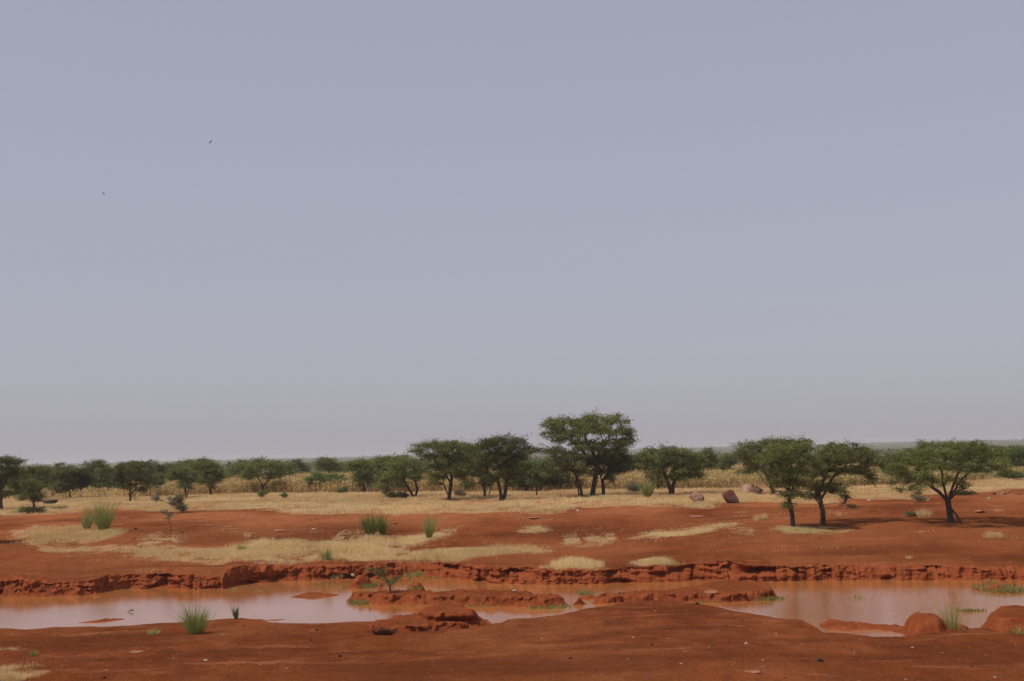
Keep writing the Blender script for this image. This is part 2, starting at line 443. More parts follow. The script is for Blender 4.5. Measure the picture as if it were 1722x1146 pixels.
def masks(x, y):
    wx = x + 0.8 * fbm(x * .5, y * .35, octaves=3); wy = y + 1.8 * fbm(x * .5 + 40, y * .35 + 7, octaves=3)
    straw = np.zeros(x.shape)
    for k, p in GPOLY.items():
        b = (wx > p[:, 0].min() - 1) & (wx < p[:, 0].max() + 1) & (wy > p[:, 1].min() - 1) & (wy < p[:, 1].max() + 1)
        if b.any():
            s = np.zeros(b.sum()); xs, ys = wx[b], wy[b]
            for ox, oy in ((0, 0), (.35, .5), (-.35, .5), (.35, -.5), (-.35, -.5)):
                s += inside(p, xs + ox, ys + oy) * 0.2
            s = smooth(.2, 1.0, s + .9 * fbm(xs * .9, ys * .5, 3.0, octaves=4) - .15) * np.minimum(1, s * 3) * .5
            straw[b] = np.maximum(straw[b], s)
    far = smooth(165, 200, y)
    straw = np.maximum(straw, far * (0.7 + .25 * fbm(x * .02, y * .01, octaves=3)))
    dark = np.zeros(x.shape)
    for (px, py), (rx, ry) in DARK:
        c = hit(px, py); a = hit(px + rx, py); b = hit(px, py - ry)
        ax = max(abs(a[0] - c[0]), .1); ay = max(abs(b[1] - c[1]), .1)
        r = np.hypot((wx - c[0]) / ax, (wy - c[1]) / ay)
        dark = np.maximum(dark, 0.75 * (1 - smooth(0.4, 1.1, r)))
    return straw, dark

def build_ground():
    uc = np.arange(-0.385, 0.3851, 0.00075)
    ul = -0.385 - np.geomspace(0.004, 0.6, 45)[::-1]; ur = 0.385 + np.geomspace(0.004, 0.6, 45)
    u = np.concatenate([ul, uc, ur]); nc = len(u)
    yn, zn, yf, zt = lines(u)
    rows = []
    def seg(a, b, n, geo=False, p=1.0):
        for k in range(n):
            t = (k / n) ** p
            rows.append(a * (b / a) ** t if geo else a + (b - a) * t)
    one = np.ones(nc)
    seg(2.0 * one, 38 * one, 24)
    seg(38 * one, yn, 190)
    seg(yn, yn + 0.8, 8)
    nb = len(rows)
    seg(yn + 0.8, np.maximum(yf - 1.5, yn + 1.0), 8)
    seg(np.maximum(yf - 1.5, yn + 1.0), yf, 8)
    f0 = len(rows)
    NF = 30
    seg(yf, yf + FACE, NF)
    f1 = len(rows)
    seg(yf + FACE, yf + 9, 90)
    seg(yf + 9, 135 * one, 230)
    seg(135 * one, 300 * one, 130)
    seg(300 * one, 9000 * one, 110, True)
    rows.append(9000 * one)
    Y = np.array(rows); X = Y * u[None, :]
    Z = ground_z(X, Y)
    # weathered bank face: lumps, runnels and undercut hollows pushed into the face
    t = (np.arange(f1 - f0 + 12) / NF)[:, None]
    sl = slice(f0, f0 + len(t))
    xs, zs = X[sl], Z[sl]
    w = np.sin(np.clip(t, 0, 1.35) / 1.35 * math.pi) ** 0.7
    lump = fbm(xs * 1.1, zs * 2.0, 3.3, octaves=4)
    run = fbm(xs * 3.8, zs * .8, 1.1, octaves=3)
    fine = fbm(xs * 9, zs * 9, 5.0, octaves=3)
    hol = np.maximum(0, fbm(xs * .55, zs * 1.6, 9.0, octaves=3) - 0.12) * smooth(0.02, 0.15, t) * (1 - smooth(0.8, 1.2, t))
    bil = np.abs(fbm(xs * 1.7, zs * .7, 12.0, octaves=3)); strata = fbm(xs * .35, zs * 6.5, 21.0, octaves=3); bil2 = np.abs(fbm(xs * 6.5, zs * 8.0, 15.0, octaves=2))
    strength = 0.55 + 1.1 * np.clip(fbm(xs * .16, 4.0, octaves=2) + .25, 0, 1); strength2 = np.clip(.5 + 1.6 * fbm(xs * .25, 8.0, octaves=2), 0.2, 1.2)
    dy = w * (strength * (0.15 * lump + 0.30 * run + 0.22 * strata + 0.13 * fine - 0.60 * (bil - .15)) - strength2 * 0.30 * (bil2 - .15)) + 1.5 * hol
    Y[sl] = Y[sl] + dy
    Z[sl] = Z[sl] + w * (0.10 * fbm(xs * 2.2, zs * 4, 8.0, octaves=3) + 0.04 * strength2 * fbm(xs * 9, t * 6, 8.0, octaves=2))
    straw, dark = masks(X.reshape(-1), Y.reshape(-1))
    clay = np.zeros(Y.shape); clay[sl] = 1 - smooth(0.85, 1.3, t)
    clay[f0 - 8:f0] = 0.7
    wob = fbm(X * .3, Y * .3, 2.0, octaves=3)
    wob2 = fbm(X * .11, Y * .07, 5.0, octaves=4)
    clay = np.maximum(clay, 0.35 * smooth(0, .4, wob) * (Y > 60) * (Y < 130))
    pale = (smooth(104, 122, Y) * (1 - smooth(150, 180, Y)) * .8 + smooth(80, 86, Y) * .35 * (Y > 79)) * smooth(-.25, .35, wob2)
    straw = straw * (1 - clay.reshape(-1) * (Y.reshape(-1) < 95))
    V = np.stack([X, Y, Z], -1).reshape(-1, 3)
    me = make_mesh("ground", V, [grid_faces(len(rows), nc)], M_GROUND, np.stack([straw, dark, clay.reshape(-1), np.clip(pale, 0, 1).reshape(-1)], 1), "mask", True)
    tag(link("ground", me), kind="structure", label="red laterite plain with eroded banks around the pond", cat="ground")
    # pond sheet between the shores
    k = slice(20, nc - 20)
    a = (yn - 0.6)[k]; b = (yf + 0.45)[k]
    W = []
    for q in np.linspace(0, 1, 6):
        yy = a + (b - a) * q
        W.append(np.stack([yy * u[k], yy, np.zeros_like(yy)], -1))
    W = np.array(W)
    me = make_mesh("pond_water", W.reshape(-1, 3), [grid_faces(6, W.shape[1])], M_WATER, smooth_shade=True)
    tag(link("pond_water", me), kind="structure", label="muddy orange pond water between red banks", cat="water")

build_ground()

# ------------------------------------------------------------------ mud islands and mounds in and beside the pond
def islet(name, front, back, zback, height, label, edge=0.35, res=0.06, rough=0.08, zfront=0.0, seed=0, green=0.0, base=-0.25, cat="mud bank", second=None, hang=0.0, crumble=1.0):
    P = [at_z(px, py, zfront) for px, py in front] + [at_z(px, py, zback) for px, py in back]
    poly = np.array([p[:2] for p in P])
    x0, y0 = poly.min(0) - 0.5; x1, y1 = poly.max(0) + 0.5
    nx = int((x1 - x0) / res) + 2; ny = int((y1 - y0) / res) + 2
    gx, gy = np.meshgrid(np.linspace(x0, x1, nx), np.linspace(y0, y1, ny))
    wx = gx + 0.12 * fbm(gx * 1.5 + seed, gy * 1.5, octaves=3); wy = gy + 0.2 * fbm(gx * 1.5 + 30 + seed, gy * 1.5, octaves=3)
    d = np.full(gx.shape, 1e9)
    n = len(poly)
    for i in range(n):
        a = poly[i]; b = poly[(i + 1) % n]; ab = b - a
        t = np.clip(((wx - a[0]) * ab[0] + (wy - a[1]) * ab[1]) / max(ab @ ab, 1e-9), 0, 1)
        d = np.minimum(d, np.hypot(wx - a[0] - t * ab[0], wy - a[1] - t * ab[1]))
    s = np.where(inside(poly, wx, wy), d, -d)
    h = height * smooth(0, edge, s)
    h = h * (1 + 0.25 * min(crumble, 1) ** 2 * fbm(gx * .8 + seed, gy * .8, octaves=3)) + rough * fbm(gx * 2.2, gy * 2.2 + seed, octaves=4) * smooth(-0.1, 0.3, s)
    if second:
        c, rx, ry, hh, pw = second
        r = np.hypot((wx - c[0]) / rx, (wy - c[1]) / ry)
        h = h + hh * (1 - smooth(pw, 1.0, r)) * (1 + 0.2 * fbm(gx * 1.3, gy * 1.3, octaves=3))
    z = np.where(s < 0, np.maximum(base, s * 1.2), h) + (zfront if zfront else 0)
    face = smooth(0, edge, s) * (1 - smooth(edge, edge + .3, s))
    if hang: gy = gy - hang * smooth(0.1, 0.8, (z - zfront) / height) * (1 - smooth(edge, edge + 1.2, s))
    # push the steep face about so it reads as crumbling earth
    rk = min(1.0, height / .3) * crumble
    gy2 = gy + rk * (0.40 * fbm(gx * 2.6, z * 4, seed + 1.0, octaves=4) - 0.5 * (np.abs(fbm(gx * 4.0, z * 6, seed + 2.0, octaves=3)) - .15)) * face
    gx2 = gx + rk * (0.14 * fbm(gx * 3.0 + 9, z * 4, seed + 4.0, octaves=3)) * face
    z = z + rk * 0.10 * fbm(gx * 5, gy * 5, seed + 6.0, octaves=3) * face
    V = np.stack([gx2, gy2, z], -1).reshape(-1, 3)
    f = grid_faces(ny, nx)
    keep = (s.reshape(-1)[f] > -0.4).any(1)
    f = f[keep]
    used, inv = np.unique(f, return_inverse=True)
    cl = np.clip(1.0 - 0.7 * smooth(edge, edge + .5, s), 0, 1)
    A = np.stack([np.zeros(s.size), 0.25 * np.ones(s.size) * smooth(-.2, .2, fbm(gx * .9, gy * .9, octaves=3)).reshape(-1), cl.reshape(-1)], 1)[used]
    me = make_mesh(name, V[used], [inv.reshape(f.shape)], M_MUD, A, "mask", True)
    o = tag(link(name, me), kind="structure", label=label, cat=cat)
    o["poly"] = 0; del o["poly"]
    return poly, V[used]

def on(px, py, z): return at_z(px, py, z)

ISLE = {}
ISLE['mid_l'] = islet("mud_island", [(583,1010),(610,1014),(637,1018),(701,1018),(780,1019),(840,1020),(917,1023),(962,1018),(988,1014)],
      [(980,1004),(950,1002),(919,1000),(880,994),(840,992.5),(719,992.5),(678,991),(640,990),(600,994)], 0.42, 0.42, "long crumbling red mud island in the middle of the pond", seed=1, rough=0.10)
ISLE['mid_r'] = islet("mud_island", [(994,1016),(1057,1015),(1154,1013),(1240,1013.5),(1295,1009),(1322,1003)],
      [(1312,994),(1300,985),(1270,976),(1190,978),(1160,985),(1121,991),(1057,996),(998,1001)], 0.36, 0.38, "flat red mud island joined to the far bank, its tip in open water", seed=5, rough=0.08)
ISLE['gap'] = islet("mud_bar", [(970,1009),(1005,1009)], [(1008,1000),(985,996),(968,1002)], 0.16, 0.16, "low rubble bar in the gap between the two mud islands", seed=8, edge=.5)
ISLE['block'] = islet("mud_block", [(575,989),(600,990),(640,986),(645,984)], [(640,972),(628,961),(600,963),(580,966)], 0.75, 0.78, "broken red mud block at the foot of the far bank", seed=11, rough=0.22, edge=0.6)
ISLE['lump_small'] = islet("mud_bar", [(676,994),(700,996),(720,995)], [(718,986),(702,984.5),(684,987)], 0.5, 0.55, "small dark clod heap on top of the long mud island", seed=13, edge=.5, rough=.12)
ISLE['bar_a'] = islet("mud_bar", [(132,1048.5),(170,1047),(212,1042)], [(207,1039),(170,1042),(134,1046.5)], 0.02, 0.12, "thin red mud bar in open water near the near shore", seed=15, edge=.7, rough=.03, res=.05)
ISLE['bar_b'] = islet("mud_bar", [(487,1005),(520,1008),(560,1004),(572,1001)], [(550,995),(525,993),(500,997)], 0.1, 0.14, "low red mud bar beside the left end of the long island", seed=17, edge=.9, rough=.04)
ISLE['bar_c'] = islet("mud_bar", [(440,1044),(465,1045),(482,1041)], [(475,1039.5),(450,1041)], 0.05, 0.08, "sliver of mud at the near shore of the pond", seed=18, edge=.6, rough=.03, res=.05)
ISLE['sand'] = islet("mud_bar", [(1374,1049),(1384,1058),(1420,1061),(1470,1059),(1500,1061),(1530,1072)], [(1545,1055),(1520,1050),(1490,1049.5),(1440,1046),(1400,1040.5)], 0.12, 0.17, "smooth orange sand bar curling round a puddle", seed=19, edge=.6, rough=.03)
ISLE['lump'] = islet("mud_lump", [(1524,1064),(1530,1071),(1580,1072),(1630,1066),(1640,1060)], [(1612,1046),(1590,1036),(1566,1031),(1545,1031),(1527,1034)], 0.30, 0.26, "rounded red mud lump with tall grass beside the puddle", seed=21, edge=.5, rough=.05, zfront=0.05,
      crumble=.4, second=(at_z(1553, 1054, .3)[:2], 0.80, 1.6, 0.42, 0.55))
ISLE['block_r'] = islet("mud_block", [(1640,1064),(1680,1073),(1722,1073),(1790,1071)], [(1790,1031),(1722,1031),(1690,1031.5),(1664,1032)], 0.30, 0.60, "flat topped red mud block at the near shore", seed=23, edge=0.55, rough=.03, zfront=0.05, crumble=.35)
ISLE['islet'] = islet("mud_bar", [(1629,992.5),(1660,996),(1722,999),(1790,1000)], [(1790,992),(1725,991),(1695,980),(1668,977),(1650,983)], 0.25, 0.30, "grassy mud islet in the far pool", seed=25, edge=1.2, rough=.08)
ISLE['bar_d'] = islet("mud_bar", [(1605,1027.5),(1630,1029.5),(1657,1028)], [(1650,1024.5),(1630,1024),(1615,1025)], 0.05, 0.10, "thin weedy mud bar in the far pool behind tall grass", seed=27, edge=.6, rough=.03, res=.05)
ISLE['ledge'] = islet("mud_bar", [(0,1004),(60,1004),(128,1003),(169,1000)], [(172,996),(140,990),(100,985),(69,983),(40,985),(0,990)], 0.3, 0.4, "crumbling mud ledge under the left end of the far bank", seed=29, edge=.5, rough=.15)
ISLE['mound'] = islet("mud_mound", [(608,1066),(640,1067),(675,1066),(730,1064),(785,1061),(812,1055)], [(816,1046),(800,1036),(770,1032),(720,1032),(668,1038),(625,1048)], 0.35, 0.28, "eroded red mud mound with an undercut ledge on the near shore", seed=31, edge=.22, rough=.07, zfront=0.16, res=.045)
MOUND_TOP = islet("mud_mound", [(706,1045),(730,1049),(765,1050),(800,1050),(816,1047)], [(812,1034),(796,1024),(775,1018),(752,1016),(730,1020),(712,1027),(690,1034)], 0.55, 0.46, "rounded upper cap of the eroded mound overhanging its ledge", seed=33, edge=.55, rough=.05, zfront=0.38, res=.045, hang=0.55, crumble=.45)

# ------------------------------------------------------------------ trees
def tubes(segs, sides_big=6):
    """segs: list of (p0, p1, r0, r1)"""
    Vs, Fs, n = [], [], 0
    for p0, p1, r0, r1 in segs:
        d = p1 - p0; L = np.linalg.norm(d)
        if L < 1e-6: continue
        d = d / L
        a = np.array([0, 0, 1.0]) if abs(d[2]) < 0.8 else np.array([1.0, 0, 0])
        e = np.cross(d, a); e /= np.linalg.norm(e); f = np.cross(d, e)
        k = sides_big if r0 > 0.04 else (4 if r0 > 0.018 else 3)
        th = np.arange(k) * 2 * math.pi / k
        c = np.cos(th)[:, None] * e + np.sin(th)[:, None] * f
        Vs.append(np.concatenate([p0 - d * r0 * 0.25 + c * r0, p1 + d * r1 * 0.25 + c * r1]))
        i = np.arange(k); j = (i + 1) % k
        Fs.append(np.stack([i, j, j + k, i + k], 1) + n)
        n += 2 * k
    return np.concatenate(Vs), np.concatenate(Fs)

def leaf_tris(rng, tips, dirs, per, spray, flat, size, tones, brown=0.05):
    n = len(tips) * per
    c = np.repeat(tips, per, 0); dd = np.repeat(dirs, per, 0); sp = np.repeat(spray, per)
    a = rng.normal(0, 0.5, n) * sp; b = rng.normal(0, 0.36, n) * sp; h = rng.normal(0, flat, n) * sp
    side = np.stack([-dd[:, 1], dd[:, 0], np.zeros(n)], 1)
    side /= np.maximum(np.linalg.norm(side, axis=1, keepdims=True), 1e-6)
    p = c + dd * a[:, None] + side * b[:, None]; p[:, 2] += h - 0.10 * np.abs(a)
    ax = dd * rng.uniform(0.2, 1, n)[:, None] + rng.normal(0, 0.5, (n, 3)) * np.array([1, 1, 0.6])
    ax /= np.linalg.norm(ax, axis=1, keepdims=True)
    w = np.cross(ax, rng.normal(0, 1, (n, 3)) * np.array([1, 1, 0.5]) + np.array([0, 0, 0.9])); w /= np.maximum(np.linalg.norm(w, axis=1, keepdims=True), 1e-6)
    L = size * rng.uniform(0.6, 1.5, n)[:, None]; Wd = L * rng.uniform(0.22, 0.42, n)[:, None]
    V = np.stack([p - ax * L * .5 - w * Wd * .5, p - ax * L * .3 + w * Wd, p + ax * L * .6], 1).reshape(-1, 3)
    t = np.repeat(tones, per) + rng.normal(0, 0.16, n)
    br = (rng.random(n) < brown) * rng.uniform(.3, 1, n)
    A = np.repeat(np.stack([np.clip(t, 0, 1), br], 1), 3, 0)
    return V, np.arange(len(V)).reshape(-1, 3), A

def grow(rng, trunks, lobes, n_tips, trunk_r, step=0.45, bf=0.22, droop=0.0):
    """trunks: polylines of points; lobes (c, r, weight); returns segments and tips"""
    pos, par, plen = [], [], []
    attach = []
    n_ground = 0
    trunks = sorted(trunks, key=lambda t: t[0][2] >= 0.15)
    for tr in trunks:
        if tr[0][2] >= 0.15 and n_ground == 0: n_ground = len(pos)
        prev = -1
        start = tr[0]
        if len(pos) and tr[0][2] > 0.15:      # a limb that starts on the trunk
            P = np.array(pos); prev = int(np.argmin(np.linalg.norm(P - tr[0], axis=1))); start = P[prev]
        pts = [start] + list(tr[1:])
        if prev < 0:
            pos.append(np.array(pts[0])); par.append(-1); plen.append(0.0); prev = len(pos) - 1
        L_tot = sum(np.linalg.norm(np.array(pts[i + 1]) - np.array(pts[i])) for i in range(len(pts) - 1)); acc = 0
        for i in range(len(pts) - 1):
            a, b = np.array(pts[i]), np.array(pts[i + 1]); k = max(1, int(np.linalg.norm(b - a) / (step * .7)))
            for q in range(1, k + 1):
                p = a + (b - a) * q / k + rng.normal(0, 0.025 * step * 2, 3) * (q < k)
                acc += np.linalg.norm(p - pos[prev])
                pos.append(p); par.append(prev); plen.append(plen[prev] + np.linalg.norm(p - pos[prev])); prev = len(pos) - 1
                if acc > 0.55 * L_tot: attach.append(prev)
    n_trunk = len(pos) if sum(t[0][2] < 0.15 for t in trunks) == len(trunks) else n_ground
    w = np.array([l[2] for l in lobes]); w = w / w.sum()
    idx = rng.choice(len(lobes), n_tips, p=w)
    v = rng.normal(0, 1, (n_tips, 3)); v /= np.linalg.norm(v, axis=1, keepdims=True)
    v *= (rng.random(n_tips) ** 0.45 * np.where(rng.random(n_tips) < .12, rng.uniform(1.05, 1.28, n_tips), 1.0))[:, None]
    T = np.array([lobes[i][0] for i in idx]) + v * np.array([lobes[i][1] for i in idx])
    T = T[T[:, 2] > 0.12]
    root = np.mean([pos[a] for a in attach], 0)
    T = T[np.argsort(np.linalg.norm(T - root, axis=1))]
    tips, dirs = [], []
    ok = np.zeros(20000, bool); ok[attach] = True
    for t in T:
        P = np.array(pos); D = P - t
        cost = np.linalg.norm(D, axis=1) + bf * np.array(plen) + 0.6 * np.maximum(0, P[:, 2] - t[2])
        cost[~ok[:len(P)]] = 1e9
        j = int(np.argmin(cost)); a = pos[j]; L = np.linalg.norm(t - a)
        k = max(1, int(L / step)); prev = j
        mid = np.array([0, 0, 0.12 * L])
        for q in range(1, k + 1):
            s = q / k
            p = a + (t - a) * s + mid * math.sin(math.pi * s) + (rng.normal(0, 0.07 * step * 2, 3) if q < k else 0)
            pos.append(p); par.append(prev); plen.append(plen[prev] + np.linalg.norm(p - pos[prev])); prev = len(pos) - 1; ok[prev] = True
        tips.append(t); d = t - pos[par[prev]]; d[2] *= 0.35; n = np.linalg.norm(d); dirs.append(d / n if n > 1e-6 else np.array([1.0, 0, 0]))
    n = len(pos)
    load = np.zeros(n); child = np.zeros(n, int)
    for p in par:
        if p >= 0: child[p] += 1
    for i in range(n - 1, -1, -1):
        if child[i] == 0: load[i] += 1
        if par[i] >= 0: load[par[i]] += load[i]
    r = np.maximum(trunk_r * (load / load.max()) ** 0.52, 0.009)
    r[:n_trunk] = np.maximum(r[:n_trunk], trunk_r * 0.40)
    base_i = 0
    segs = []
    for i in range(n):
        if par[i] >= 0:
            flare = 1.0 + 0.35 * math.exp(-max(pos[par[i]][2], 0) / 0.25) if plen[par[i]] < 0.8 else 1.0
            segs.append((np.array(pos[par[i]]), np.array(pos[i]), max(r[par[i]] * flare if child[par[i]] == 1 else r[i], r[i]), r[i]))
    return segs, np.array(tips), np.array(dirs)

CR, SR = math.cos(ROLL), math.sin(ROLL)
def tree(name, base, lobes, trunks, label, cat, seed, leaf=None, tips=170, per=55, size=0.15, spray=0.55, flat=0.16, trunk_r=0.15, group=None, depth=0.8, brown=0.04, tone=0.5, mat=None, bf=0.22, parts=True, dspread=0.3):
    rng = np.random.default_rng(seed)
    B = hit(*base)
    s = B[1] / F
    def loc(px, py):
        dx = (px - base[0]) * s; dz = (base[1] - py) * s
        return dx * CR + dz * SR, -dx * SR + dz * CR
    xs = [l[0] for l in lobes]; W = (max(xs) - min(xs)) * s + 1.0
    xm = loc((max(xs) + min(xs)) / 2, base[1])[0]
    LB = []
    for k, l in enumerate(lobes):
        x, z = loc(l[0], l[1]); rx = l[2] * s; rz = l[3] * s
        half = W * 0.5 * depth * math.sqrt(max(0.05, 1 - ((x - xm) / (W * 0.55)) ** 2))
        n = 4 if rx > 0.45 else 2
        offs = rng.uniform(-1, 1, 4)
        for q in range(n):
            y = half * ((q - (n - 1) / 2) / max(1, (n - 1) / 2) * 0.72 + offs[q] * 0.28)
            LB.append((np.array([x + rng.normal(0, .15 * rx), y, z + rng.normal(0, .12 * rz)]), np.array([rx, min(rx, half + .2) * 0.85, rz]), rx * rz + 0.02))
    TR = []
    for t in trunks:
        pl = []
        yo = 0.0
        for i, (px, py) in enumerate(t):
            x, z = loc(px, py)
            yo += 0.0 if i == 0 else rng.normal(0, 0.12)
            pl.append(np.array([x, yo, z if i or z > 0.2 else -0.12]))
        TR.append(pl)
    segs, T, D = grow(rng, TR, LB, int(tips * 1.45), trunk_r, bf=bf)
    per = int(per * 1.25 * (1.5 if size < .1 else 1.35)); size = size * (1.0 if size < .1 else .82)
    root = bpy.data.objects.new(name, None); COL.objects.link(root); root.location = B; root.empty_display_size = 0.5
    tag(root, label, cat, group)
    V, Fc = tubes(segs)
    link("trunk", make_mesh("trunk", V, [Fc], M_BARK, smooth_shade=True), parent=root)
    tones = np.clip(tone + 0.22 * fbm(T[:, 0] * 1.3 + seed, T[:, 1] * 1.3, T[:, 2] * 1.8, octaves=2) * 2 + rng.normal(0, .12, len(T)), 0, 1)
    V, Fc, A = leaf_tris(rng, T, D, per, spray * rng.uniform(.7, 1.3, len(T)), flat, size, tones, brown)
    V[:, 2] = np.maximum(V[:, 2], 0.05)
    link("crown", make_mesh("crown", V, [Fc], mat or M_LEAF, A), parent=root)
    return root

G_MID = "acacia trees on the grassy plain"
# the trees of the middle ground, front to back
tree("acacia_tree", (1600,880), [(1590,750,18,6),(1612,751,18,6),(1640,755,25,8),(1665,764,20,8),(1560,763,22,7),(1537,773,18,7),(1508,784,14,6),(1600,767,28,9),(1640,774,25,9),(1682,782,11,7),(1560,784,24,8),(1600,787,24,8),(1645,789,20,7),(1672,793,16,4),(1532,797,18,7),(1533,814,12,6),(1560,806,18,7),(1522,824,9,4),(1590,812,12,6),(1626,818,10,7),(1556,828,6,5),(1500,792,10,5)],
     [[(1600,880),(1598,860),(1596,845)],[(1619,881),(1608,868),(1599,856)],[(1596,850),(1580,828),(1560,814),(1540,806)],[(1597,848),(1604,820),(1614,796),(1632,778)],[(1598,842),(1612,815),(1630,795),(1655,782)],[(1596,848),(1588,815),(1583,790)]],
     "spreading acacia alone on red soil with a second prop trunk leaning into its base", "tree", 101, depth=1.1, tips=330, per=62, size=0.092, spray=0.50, trunk_r=0.19)
tree("acacia_tree", (1385,882), [(1395,759,22,7),(1425,756,25,8),(1450,763,16,8),(1385,775,24,9),(1420,773,28,9),(1456,779,13,9),(1380,795,20,10),(1410,790,20,8),(1447,793,13,6),(1462,801,7,9),(1466,813,4,7),(1370,818,14,8),(1362,835,9,7),(1408,823,14,8),(1420,839,9,8),(1430,850,5,4)],
     [[(1385,882),(1384,860),(1383,845),(1379,830)],[(1383,848),(1372,822),(1366,800)],[(1383,843),(1398,808),(1422,786),(1445,786)],[(1380,832),(1388,805),(1396,785)],[(1383,858),(1372,840)]],
     "acacia on red soil with drooping branch tips beside a thinner trunked acacia", "tree", 102, depth=1.15, tone=.6, tips=290, per=50, size=0.092, spray=0.50, trunk_r=0.17)
tree("acacia_tree", (1335,888), [(1320,757,25,7),(1350,755,22,8),(1300,774,18,10),(1330,775,28,10),(1360,775,16,10),(1306,795,20,9),(1335,795,25,10),(1318,814,18,9),(1346,812,16,9),(1325,832,12,7),(1345,832,9,6),(1322,850,8,5),(1376,785,8,6)],
     [[(1335,888),(1333,868),(1328,845),(1328,822)],[(1328,830),(1318,805),(1312,785)],[(1328,832),(1342,805),(1350,785)],[(1331,858),(1340,850)]],
     "tall narrow acacia with a single crooked trunk and low side twigs on red soil", "tree", 103, depth=1.1, tone=.6, tips=250, per=50, size=0.092, spray=0.48, trunk_r=0.15)
tree("acacia_tree", (1302,831), [(1262,750,20,7),(1290,748,22,8),(1320,744,22,5),(1345,745,18,5),(1255,768,16,9),(1285,770,24,10),(1315,765,24,10),(1268,787,18,8),(1300,790,18,8),(1250,758,10,4)],
     [[(1302,831),(1298,815),(1290,800),(1285,785)],[(1290,826),(1286,812),(1280,800)]],
     "acacia standing behind the boulder pair with its crown showing past nearer trees", "tree", 104, tips=170, per=55, size=0.19, spray=0.85, trunk_r=0.24)
tree("acacia_tree", (996,834), [(930,715,22,6),(955,709,28,8),(990,706,25,7),(1025,707,26,7),(1050,711,14,4),(1050,727,17,8),(1020,729,25,8),(985,727,25,9),(985,717,22,7),(1012,719,20,6),(955,731,23,7),(935,725,16,7),(1059,740,7,11),(1048,749,9,9),(926,732,10,7),(942,739,11,6),(970,745,18,7),(1005,747,22,8),(1035,747,18,8),(918,730,8,6),(1000,757,18,7),(1024,758,15,7),(976,755,12,6),(1042,757,9,6)],
     [[(996,834),(1000,812),(1004,790),(1004,770)],[(1004,780),(996,758),(985,740)],[(1004,775),(1012,755),(1025,738)],[(1002,785),(985,765),(962,742)]],
     "tallest flat topped acacia rising above all others on the plain", "tree", 105, depth=.9, tips=300, per=55, size=0.19, spray=0.72, flat=0.20, trunk_r=0.30, tone=0.62, bf=.15)
tree("acacia_tree", (979,836), [(925,757,20,6),(903,757,12,4),(945,763,22,8),(968,768,20,9),(935,778,16,9),(960,785,18,9),(980,792,12,9),(925,793,10,10),(973,810,7,8),(893,760,8,3)],
     [[(979,836),(976,815),(968,798),(958,782)],[(974,837),(972,820),(974,810)]],
     "thin leaning acacia with sparse drooping crown under the tallest acacia", "tree", 106, tips=150, per=42, size=0.17, spray=0.8, trunk_r=0.17, tone=0.35, brown=0.25)
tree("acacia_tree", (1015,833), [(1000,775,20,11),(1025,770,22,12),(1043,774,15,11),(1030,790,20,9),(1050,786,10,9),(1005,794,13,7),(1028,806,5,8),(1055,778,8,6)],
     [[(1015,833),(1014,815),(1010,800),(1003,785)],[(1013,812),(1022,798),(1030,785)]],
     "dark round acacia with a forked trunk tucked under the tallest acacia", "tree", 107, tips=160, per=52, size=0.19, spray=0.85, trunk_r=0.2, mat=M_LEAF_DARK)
tree("acacia_tree", (1130,833), [(1090,765,13,8),(1112,758,22,8),(1140,760,25,8),(1165,766,18,8),(1177,778,10,9),(1100,780,20,11),(1130,778,25,12),(1160,785,22,10),(1106,798,15,11),(1135,798,16,10),(1165,800,16,7),(1176,795,8,7),(1108,814,7,6)],
     [[(1130,833),(1124,815),(1118,798)],[(1131,832),(1132,815),(1140,800)],[(1126,822),(1122,808)]],
     "broad domed acacia standing apart with its crown hanging low over short trunks", "tree", 108, tips=200, per=55, size=0.19, spray=0.85, trunk_r=0.22)
tree("acacia_tree", (755,842), [(715,751,22,5),(740,748,20,6),(745,757,20,6),(762,752,16,7),(702,759,12,4),(725,767,22,7),(755,769,25,9),(780,768,14,9),(735,784,20,8),(762,790,18,10),(735,804,13,7),(729,815,7,6),(775,800,11,10)],
     [[(755,842),(757,825),(759,805),(757,785)],[(751,838),(749,822),(744,806)],[(758,815),(745,790),(730,775)]],
     "acacia with feathery layered crown and a twin stem at its foot", "tree", 109, tips=220, per=55, size=0.17, spray=0.8, trunk_r=0.24)
tree("acacia_tree", (815,837), [(790,755,18,9),(800,770,20,11),(788,790,14,11),(810,795,16,9),(786,813,7,8),(820,810,9,9),(775,760,10,7)],
     [[(815,837),(814,818),(808,800)],[(821,836),(826,820),(820,806)]],
     "pale twin stemmed acacia squeezed between two darker acacias", "tree", 110, tips=150, per=52, size=0.19, spray=0.85, trunk_r=0.16, tone=.55)
tree("acacia_tree", (843,842), [(850,740,22,5),(830,744,18,6),(870,745,16,6),(815,752,16,7),(850,755,25,9),(880,755,9,4),(875,765,13,8),(835,768,25,10),(815,780,17,9),(860,780,20,10),(845,795,20,9),(870,800,11,9),(825,804,10,10),(857,812,8,7)],
     [[(843,842),(841,825),(837,806),(842,788)],[(846,842),(850,825),(853,806),(862,790)]],
     "dark stacked acacia with two stout trunks at the edge of its group", "tree", 111, tips=220, per=55, size=0.18, spray=0.85, trunk_r=0.22, mat=M_LEAF_DARK, tone=.6)
tree("acacia_tree", (903,834), [(900,795,10,5),(907,804,9,6),(895,811,8,4),(910,820,4,3)], [[(903,834),(902,822),(901,808)]],
     "little thin acacia on a single short stem in the grass", "tree", 112, tips=60, per=34, size=0.16, spray=0.6, trunk_r=0.08, mat=M_LEAF_DARK)
